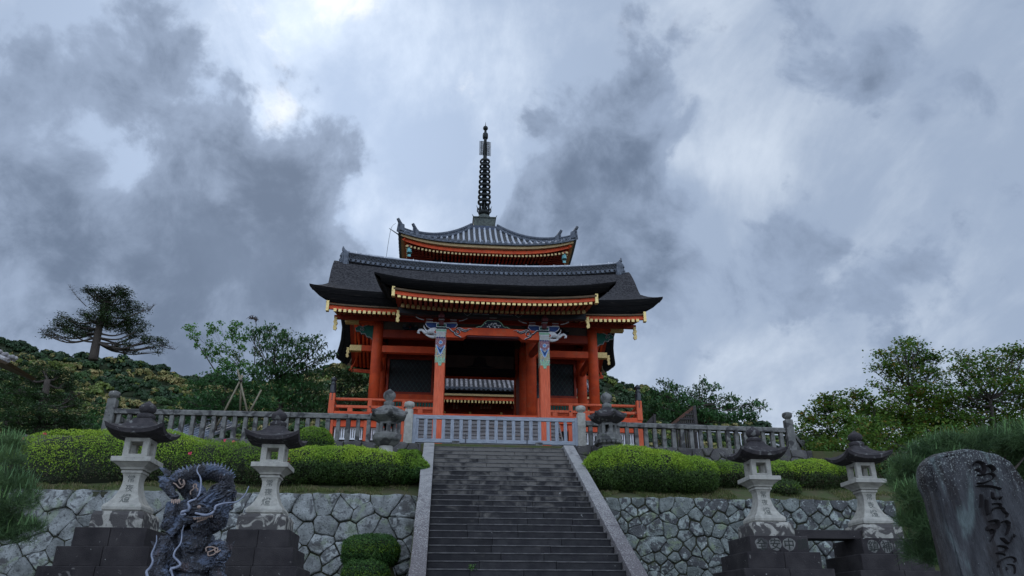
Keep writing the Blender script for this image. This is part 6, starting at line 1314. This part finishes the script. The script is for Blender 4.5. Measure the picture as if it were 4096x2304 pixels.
tree('cherry_tree', 'spreading green cherry tree behind the stone fence right of the gate', at(2800,1720,30), at(2790,1620,30), CL([(2640,1530,12,8),(2665,1540,24,14),(2700,1555,36,16),(2615,1570,26,14),(2650,1580,46,20),(2720,1590,50,22),(2620,1620,40,24),(2680,1630,60,24),(2760,1570,20,12),(2810,1525,12,14),(2830,1550,26,12),(2790,1550,22,8),(2865,1548,14,6),(2800,1590,40,20),(2850,1590,26,14),(2760,1620,60,24),(2840,1625,56,22),(2900,1590,34,14),(2940,1595,22,8),(2920,1625,46,18),(2980,1635,34,14),(3010,1615,24,9),(3045,1612,20,9),(3060,1628,12,7),(2700,1660,70,22),(2800,1660,80,22),(2900,1665,80,20),(2990,1670,50,16),(3030,1660,26,12),(2620,1660,40,22),(2590,1610,20,30),(2580,1660,20,24)], 30, dy=.9, seed=11), L_CHERRY, dens=950, leaf=(.15,.065), tr=.12, tuft=5, spread=.10, droop=.45, thr=-.2)
MR = [(3640,1365,24,9),(3600,1370,16,7),(3670,1385,30,10),(3620,1390,36,12),(3575,1400,26,10),(3520,1415,22,10),(3560,1430,36,12),(3630,1425,50,15),(3700,1415,30,10),(3740,1425,26,9),(3760,1440,20,8),(3690,1445,50,13),(3510,1465,36,12),(3490,1478,20,8),(3570,1465,50,14),(3640,1470,60,16),(3720,1480,46,13),(3750,1500,40,12),(3520,1530,30,11),(3500,1545,20,8),(3560,1560,46,14),(3600,1510,56,16),(3660,1530,60,16),(3700,1555,56,15),(3640,1580,70,17),(3580,1610,60,16),(3720,1600,60,16),(3600,1640,70,20),(3690,1650,70,20),(3640,1690,80,22),(3740,1640,60,18),(3560,1660,60,18),(3760,1560,40,14),(3770,1610,46,16),(3740,1700,80,22)]
tree('maple_tree', 'tall airy maple with dark twiggy crown left of centre in the right group', at(3650,1900,27), at(3640,1560,27), CL([(a,b,c*1.0,d*1.5) for a,b,c,d in MR], 27, k=1.15, dy=1.2, seed=12), L_MAPLE, dens=1350, leaf=(.11,.085), tr=.13, flat=True, tuft=6, spread=.15, twigs=7, thr=.02, trunkmat=TWIG, accent=L_MAPY, droop=.1)
MR2 = [(3830,1420,26,10),(3870,1430,26,10),(3920,1410,24,9),(3950,1425,26,9),(4010,1405,26,9),(4060,1400,36,10),(4100,1410,40,16),(3850,1455,40,12),(3900,1460,40,12),(3960,1450,40,12),(4040,1430,50,14),(3830,1490,34,11),(3900,1500,50,13),(3980,1490,50,13),(4060,1480,60,16),(3860,1530,46,13),(3940,1540,60,15),(4040,1530,60,16),(3840,1570,50,14),(3920,1590,70,16),(4020,1580,80,18),(4100,1560,50,20),(3860,1620,70,16),(3960,1640,80,18),(4070,1630,80,20),(3800,1660,70,20),(3880,1680,80,22),(3980,1690,80,22),(4080,1690,80,22),(3840,1720,80,22),(3940,1730,80,22),(4050,1740,90,22),(3790,1600,50,18),(3780,1530,30,12)]
tree('maple_tree', 'maple with golden tips reaching out of frame at the right edge', at(3980,1950,25), at(3960,1600,25), CL([(a,b,c*1.0,d*1.5) for a,b,c,d in MR2], 25, k=1.15, dy=1.1, seed=13), L_MAPLE, dens=1400, leaf=(.11,.085), tr=.13, flat=True, tuft=6, spread=.14, twigs=7, thr=.02, trunkmat=TWIG, accent=L_MAPY, droop=.1)
MR3 = [(3265,1605,24,10),(3300,1600,36,12),(3340,1590,30,9),(3400,1575,30,10),(3440,1580,36,12),(3480,1600,30,12),(3280,1640,46,14),(3340,1630,60,16),(3400,1625,56,16),(3460,1640,56,16),(3240,1680,40,14),(3300,1690,60,17),(3370,1680,70,18),(3440,1690,70,18),(3520,1650,56,16),(3540,1700,66,18),(3220,1720,36,16),(3280,1740,60,18),(3360,1745,70,20),(3440,1750,76,20),(3520,1760,70,20),(3250,1790,50,18),(3320,1800,60,18),(3600,1690,70,20),(3620,1750,70,22),(3700,1680,66,20),(3700,1740,70,22),(3560,1810,50,20),(3210,1660,18,10),(3790,1700,70,18),(3480,1820,60,18)]
tree('maple_tree', 'lower spreading reddish-tipped maple behind the rightmost lantern', at(3560,1960,26), at(3500,1740,26), CL([(a,b,c*1.0,d*1.5) for a,b,c,d in MR3], 26, k=1.2, dy=1.2, seed=14), L_MAPLE, dens=1450, leaf=(.11,.085), tr=.12, flat=True, tuft=7, spread=.13, twigs=5, thr=-.10, trunkmat=TWIG, accent=L_MAPY, droop=.1)
tree('green_bush', 'green and straw-coloured undergrowth right of the rightmost lantern', at(3640,2200,22), at(3640,2050,22), CL([(3560,1900,40,20),(3600,1930,50,24),(3640,1900,50,22),(3580,1980,50,26),(3650,1990,60,30),(3620,2060,60,34),(3680,2080,60,34),(3640,2150,70,36),(3700,2180,70,40),(3620,2230,80,40),(3720,2270,70,40),(3560,1860,30,12),(3520,1830,50,24),(3600,1850,60,24),(3680,1850,60,26),(3560,1890,50,24),(3470,1850,40,20),(3640,1800,50,20)], 21.5, dy=.6, seed=15), L_DARK, dens=900, leaf=(.10,.05), tr=.08, accent=L_MAPY)
tree('green_bush', 'dark bushes on the bank behind the receding stone fence', at(3400,1900,24.5), at(3400,1800,24.5), CL([(3260,1800,40,24),(3330,1810,50,26),(3400,1820,60,26),(3470,1810,60,26),(3540,1800,60,30),(3300,1850,50,20),(3380,1860,60,22),(3450,1860,60,24),(3600,1790,60,30)], 24.5, dy=.4, seed=25), L_MAPLE, dens=1300, leaf=(.10,.07), tr=.08, accent=L_MAPY, limb=.02)
r3 = random.Random(77)
tree('green_bush', 'broad bank of dark bushes behind the memorial stone beside the right edge', (16, 23, 5.5), (16, 23, 7), [(Vector((r3.uniform(12.6, 21), r3.uniform(21, 25.5), r3.uniform(4.8, 7.0))), (.9, .7, .45)) for _ in range(34)], L_MAPLE, dens=700, leaf=(.11,.07), tr=.08, accent=L_MAPY, limb=.02)
# shaggy pines near the camera
def needle_pine(label, base, top, clusters, dens, ln=.12, candles=220, sc=1):
    root = thing('pine_tree', label, 'tree', base, 'low shaggy pines near the viewer'); mb = MB(); mb.tube(bez([base, Vector(base).lerp(Vector(top), .5)+Vector((.05,0,0)), top], 8), [.07-.005*i for i in range(9)], 8)
    P = []; Dr = []
    for c, r in clusters:
        mb.tube(bez([top, Vector(top).lerp(c,.5)+Vector((0,0,-.03)), c], 6), [.025-.003*i for i in range(7)], 5)
        m = int(dens*(r[0]*r[2]+r[0]*r[1]+r[1]*r[2])/14)
        d = sphere_pts(m); d[:,2] = np.abs(d[:,2])*1.0-.25*(rng.random(m) < .4); o = np.array(c)+d*np.array(r)*(rng.random((m,1))**.4); ax = d*.8+rng.normal(size=d.shape)*.5+np.array([0,0,.9]); ax /= np.linalg.norm(ax, axis=1, keepdims=True)
        k = 14; oo = np.repeat(o, k, 0)+np.repeat(ax, k, 0)*rng.uniform(-.06, .06, (m*k,1)); dd = np.repeat(ax, k, 0)*.8+rng.normal(size=(m*k,3))*.6; dd /= np.linalg.norm(dd, axis=1, keepdims=True); P.append(oo+dd*ln*.5); Dr.append(dd)
    P = np.concatenate(P); Dr = np.concatenate(Dr); n = len(P); S = np.cross(Dr, rng.normal(size=(n,3))); S /= np.linalg.norm(S, axis=1, keepdims=True); w_ = .0022*sc
    V = np.empty((n,4,3)); V[:,0] = P-Dr*ln*.5-S*w_; V[:,1] = P-Dr*ln*.5+S*w_; V[:,2] = P+Dr*ln*.5+S*w_*.4; V[:,3] = P+Dr*ln*.5-S*w_*.4
    mb.build('trunk', TRUNK, root); quads('needles', V.reshape(-1,3), L_PINE, root)
    # upright spring candles
    cb = []
    for _ in range(candles):
        c, r = clusters[rng.integers(len(clusters))]; a = rng.uniform(0, math.tau); q = rng.random()**.5*.9; p = np.array(c)+np.array([math.cos(a)*q*r[0], math.sin(a)*q*r[1], r[2]*math.sqrt(1-q*q)*.95]); h = rng.uniform(.08, .20)*sc; ang = rng.normal(size=2)*.012; e = p+np.array([ang[0]*3, ang[1]*3, h])
        for s in (np.array([1,0,0]), np.array([0,1,0])): cb += [p-s*.007*sc, p+s*.007*sc, e+s*.003, e-s*.003]
    if cb: quads('candles', np.array(cb), L_PINEN, root)
    return root
p0 = at(3980, 2250, 9.6)
needle_pine('shaggy blue-green pine spreading behind the memorial stone', (p0.x, 9.6, 0), (p0.x, 9.6, 3.0), CL([(3640,1880,60,46),(3700,1830,70,46),(3780,1790,80,40),(3870,1800,90,46),(3960,1775,90,40),(4050,1760,90,44),(4130,1790,90,60),(3680,1930,80,60),(3640,2000,60,60),(3720,2020,80,70),(3660,2100,60,60),(3740,2130,80,80),(3700,2220,80,80),(3800,1860,90,50),(4070,1850,80,60),(4120,1920,80,60),(3760,1950,80,60),(3600,1935,36,30),(3770,2250,80,70)], 9.6, dy=.35, flat=.8, seed=16), 15000, candles=330)
p0 = at(-60, 2200, 12.5)
needle_pine('shaggy green pine at the left edge in front of the wall', (p0.x, 12.5, 0), (p0.x+.1, 12.5, 3.2), CL([(20,1790,50,40),(60,1800,36,34),(-30,1800,60,50),(20,1850,60,40),(30,1930,70,46),(80,1950,56,40),(110,1990,40,34),(-20,1960,80,60),(60,2030,70,44),(0,2080,80,46),(60,2110,80,36),(120,2120,50,26),(20,2160,90,30),(-40,2140,80,60)], 12.5, dy=.35, flat=.8, seed=17), 9000, candles=260)
# ---------------------------------------------------------------- bamboo stakes
sk = thing('bamboo_stakes', 'tripod of bamboo poles tied together around the young maple', 'tree stakes', at(960,1650,26.3))
J = at(963,1523,26.3)
for a, b in ((at(870,1700,26.3), at(972,1500,26.3)), (at(990,1650,26.1), at(950,1478,26.5)), (at(960,1650,26.6), at(966,1500,26.4)), (at(1000,1645,26.0), at(1045,1560,26.2))): MB().tube([a, a.lerp(b,.5), b], [.036,.034,.030], 8).build('pole', BAMB, sk, smooth=True)
MB().ball(J, (.07,.07,.05), 8, 6).build('rope_knot', TWIG, sk)

# ---------------------------------------------------------------- forested hills
def hill_ratio(px):
    return lerp_tab([(-900,1310),(-300,1320),(0,1338),(150,1374),(250,1392),(390,1412),(640,1448),(720,1460),(780,1492),(870,1502),(950,1530),(1100,1500),(1250,1465),(1350,1445),(1450,1400),(1700,1350),(2200,1380),(2400,1470),(2500,1515),(2600,1540),(2700,1592),(2780,1640),(2900,1668),(3080,1705),(3200,1760),(3500,1900),(4200,1990),(5200,2000)], px)
NX, ND = 90, 16; mb = MB(); D0, D1 = 62, 230
def hill_pt(i, j):
    px = -900+6000*i/NX; t = j/ND; r = ray(px, 1152); az = math.atan2(r.x, r.y)
    rt_ = ray(px, hill_ratio(px)); top = rt_.z/rt_.y; Y = D0+(D1-D0)*t; k = max(0, (t)**.75); el = .085+(top*.965-.085)*k
    X_ = rt_.x/rt_.y*Y; return (X_, Y, EYE+el*Y)
mb.add([hill_pt(i, j) for j in range(ND+1) for i in range(NX+1)], [(a*(NX+1)+b, a*(NX+1)+b+1, (a+1)*(NX+1)+b+1, (a+1)*(NX+1)+b) for a in range(ND) for b in range(NX)])
tag(mb.build('hillside', HILLM), kind='structure')
P = []; Nr = []; MI = []; cores = MB(); r2 = random.Random(21)
def crown(c, R, mi):
    nb = r2.randint(7, 12); sx_, sz_ = r2.uniform(.7,1.25), r2.uniform(.6,1.25)
    for k in range(nb):
        o = Vector(sphere_pts(1)[0]); o.z = abs(o.z)*.8; q = c+Vector((o.x*R*.85*sx_, o.y*R*.6, o.z*R*.75*sz_)); rr = R*r2.uniform(.22,.46); mk = mi if r2.random() > .16 else r2.randrange(4)
        m = 56; d = sphere_pts(m); d[:,2] = np.where(d[:,2] < -.3, -d[:,2], d[:,2]); P.append(np.array(q)+d*rr*np.array([1,1,.8])*rng.uniform(.65,1.18,(m,1))); Nr.append(d+rng.normal(size=d.shape)*.35); MI.append(np.full(m, mk))
    cores.ball(c+Vector((0,0,-.25*R)), (R*.72*sx_, R*.7, R*.62*sz_), 8, 6)
cnt = 0
for j in range(15):
    t = (j+.5)/15
    for i in range(165):
        px = -300+3700*(i+r2.random())/165
        if 1480 < px < 2330: continue
        tt = t+r2.uniform(-.03,.03); tt = max(.02, min(1, tt)); rt_ = ray(px, hill_ratio(px)); top = rt_.z/rt_.y; Y = D0+(D1-D0)*tt; el = .085+(top*.965-.085)*tt**.75
        c = Vector((rt_.x/rt_.y*Y, Y, EYE+el*Y)); n_ = mnoise.noise(Vector((c.x*.045, c.y*.05, 2)))+r2.uniform(-.28,.28)
        if px > 2700 and t < .55: continue
        mi = 2 if n_ > .17 else (3 if n_ > .04 else (1 if n_ > -.16 else 0))
        R = Y*.0092*r2.uniform(.7,1.4)*(1.15 if mi == 0 else 1)
        if tt > .93: mi = 0 if px < 400 or 720 < px < 960 or r2.random() < .5 else mi
        crown(c+Vector((0,0,R*.15)), R, mi); cnt += 1
P = np.concatenate(P); Nr = np.concatenate(Nr); MI = np.concatenate(MI); y_ = P[:,1]; big = (y_/150)[:,None]
V = leaf_quads(P, Nr, .72, .42); V = V.reshape(-1,4,3); cc = V.mean(1, keepdims=True); V = (cc+(V-cc)*np.clip(big,.45,1.5)[:,:,None]).reshape(-1,3)
fo = quads('forest', V, [L_F1, L_F2, L_F3, L_F4], None, MI); tag(fo, kind='stuff'); cr_ = cores.build('forest_core', HILLM, None); cr_['kind'] = 'stuff'; cr_.parent = fo
print('hill crowns', cnt)
# ---------------------------------------------------------------- odds and ends behind the fences
gs = thing('shed_roof', 'pale blue-grey sheet roof of a low building glimpsed through the left fence', 'shed', at(800,1700,26.5)+Vector((0,0,-.4)))
a = at(600,1760,26); mb = MB(); q = [at(640,1745,25.6), at(860,1660,30), at(960,1700,30), at(790,1760,25.6)]
mb.add(q+[v+Vector((0,0,-.05)) for v in q], [(0,1,2,3),(7,6,5,4),(0,4,5,1),(1,5,6,2),(2,6,7,3),(3,7,4,0)]); mb.build('roof_sheet', M('pale_sheet_roof', (.32,.36,.42), sc=4, rough=.5), gs)
mb = MB()
for i in range(9): t = i/8; mb.tube([q[0].lerp(q[3], t)+Vector((0,0,.03)), q[1].lerp(q[2], t)+Vector((0,0,.03))], .03, 5)
mb.build('roof_seams', M('seam_metal', (.22,.25,.3), bump=0), gs); mb = MB(); mb.box(q[0].x+.3, q[2].x-.3, 26.5, 29.5, 6.5, min(v.z for v in q)-.02); mb.build('wall', PLAST, gs)
wf_ = thing('timber_screen', 'dark slatted timber screen with sloping top behind the right stone fence', 'timber screen', (at(2760,1680,26).x, 26, 6.6))
A, B2, Cc = at(2685,1700,26), at(2775,1628,26), at(2778,1700,26)
MB().box(B2.x-.05, B2.x+.06, 25.93, 26.07, 6.6, B2.z+.02).build('post', WOODD, wf_); mb = MB(); dd = (B2-A); mb.cbox(A.lerp(B2,.5), (dd.length, .10, .10), mat=Matrix.Rotation(-math.atan2(dd.z, dd.x), 3, 'Y')); mb.build('sloping_rail', M('brown_timber', (.10,.045,.03), (.06,.03,.02), sc=8), wf_)
mb = MB(); mc = MB()
for i in range(11):
    t = (i+.6)/11.5; p = A.lerp(B2, t); mb.box(p.x-.022, p.x+.022, 25.97, 26.03, 6.6, p.z)
for z in (A.z+.05, A.z+.22, A.z+.39):
    if z < B2.z: x0_ = A.x+(z-A.z)/(B2.z-A.z)*(B2.x-A.x); mb.box(x0_, B2.x, 25.94, 25.97, z-.02, z+.02)
mb.build('slats', WOODD, wf_); 
ws_ = thing('timber_screen', 'small dark gable of a timber screen beside the gate veranda', 'timber screen', (at(2600,1680,27).x, 27, 6.6)); mb = MB(); A, B2 = at(2582,1692,27), at(2612,1662,27)
mb.add([A, B2, B2+Vector((.08,0,0)), at(2620,1692,27)]+[v+Vector((0,.12,0)) for v in (A, B2, B2+Vector((.08,0,0)), at(2620,1692,27))], [(0,1,2,3),(7,6,5,4),(0,4,5,1),(1,5,6,2),(2,6,7,3),(3,7,4,0)]); mb.build('panel', WOODD, ws_)
MB().box(B2.x, B2.x+.09, 26.95, 27.05, 6.6, B2.z+.04).build('post', WOODD, ws_)
hr_ = thing('handrail_pipe', 'thin pale pipe handrail running behind the right stone fence', 'handrail', (at(2900,1730,25).x, 25, 6.6)); MB().tube([at(2780,1722,25), at(3150,1742,25)], .022, 8).build('pipe', WHITE, hr_); MB().tube([at(3080,1770,25), at(3140,1790,25)], .03, 8).build('pipe', WHITE, hr_)
for px in (2790, 2960, 3140): p = at(px, 1730, 25); MB().tube([(p.x,25,6.6),(p.x,25,p.z)], .018, 6).build('support', WHITE, hr_)
# corner of a tiled roof poking in at the left edge
tr_ = thing('tiled_roof_corner', 'corner of a tiled roof poking in at the far left edge', 'roof', at(-150,1500,22)); A = at(58,1438,22); B2 = at(-160,1345,22.6)
mb = MB(); mb.tube([A, B2], .07, 8); mb.tube([A+Vector((-.03,-.2,-.10)), B2+Vector((0,-.2,-.10))], .06, 8)
for i in range(9): p = A.lerp(B2, i/9+.02); mb.ball(p+Vector((0,-.08,.03)), (.075,.09,.07), 8, 6)
mb.ball(A+Vector((.03,0,.04)), .06, 8, 6); mb.build('roof_tiles', TILEM, tr_)
q = [A+Vector((-.12,.05,-.08)), B2+Vector((0,.05,-.08)), B2+Vector((0,.05,-.28)), A+Vector((-.22,.05,-.14))]
mb = MB(); mb.add(q+[v+Vector((0,1.6,0)) for v in q], [(0,1,2,3),(7,6,5,4),(0,4,5,1),(1,5,6,2),(2,6,7,3),(3,7,4,0)]); mb.build('eave_timber', LINEW, tr_)
MB().box(B2.x-.4, B2.x-.1, 22.8, 23.1, 6.4, B2.z).build('post', VERD, tr_)
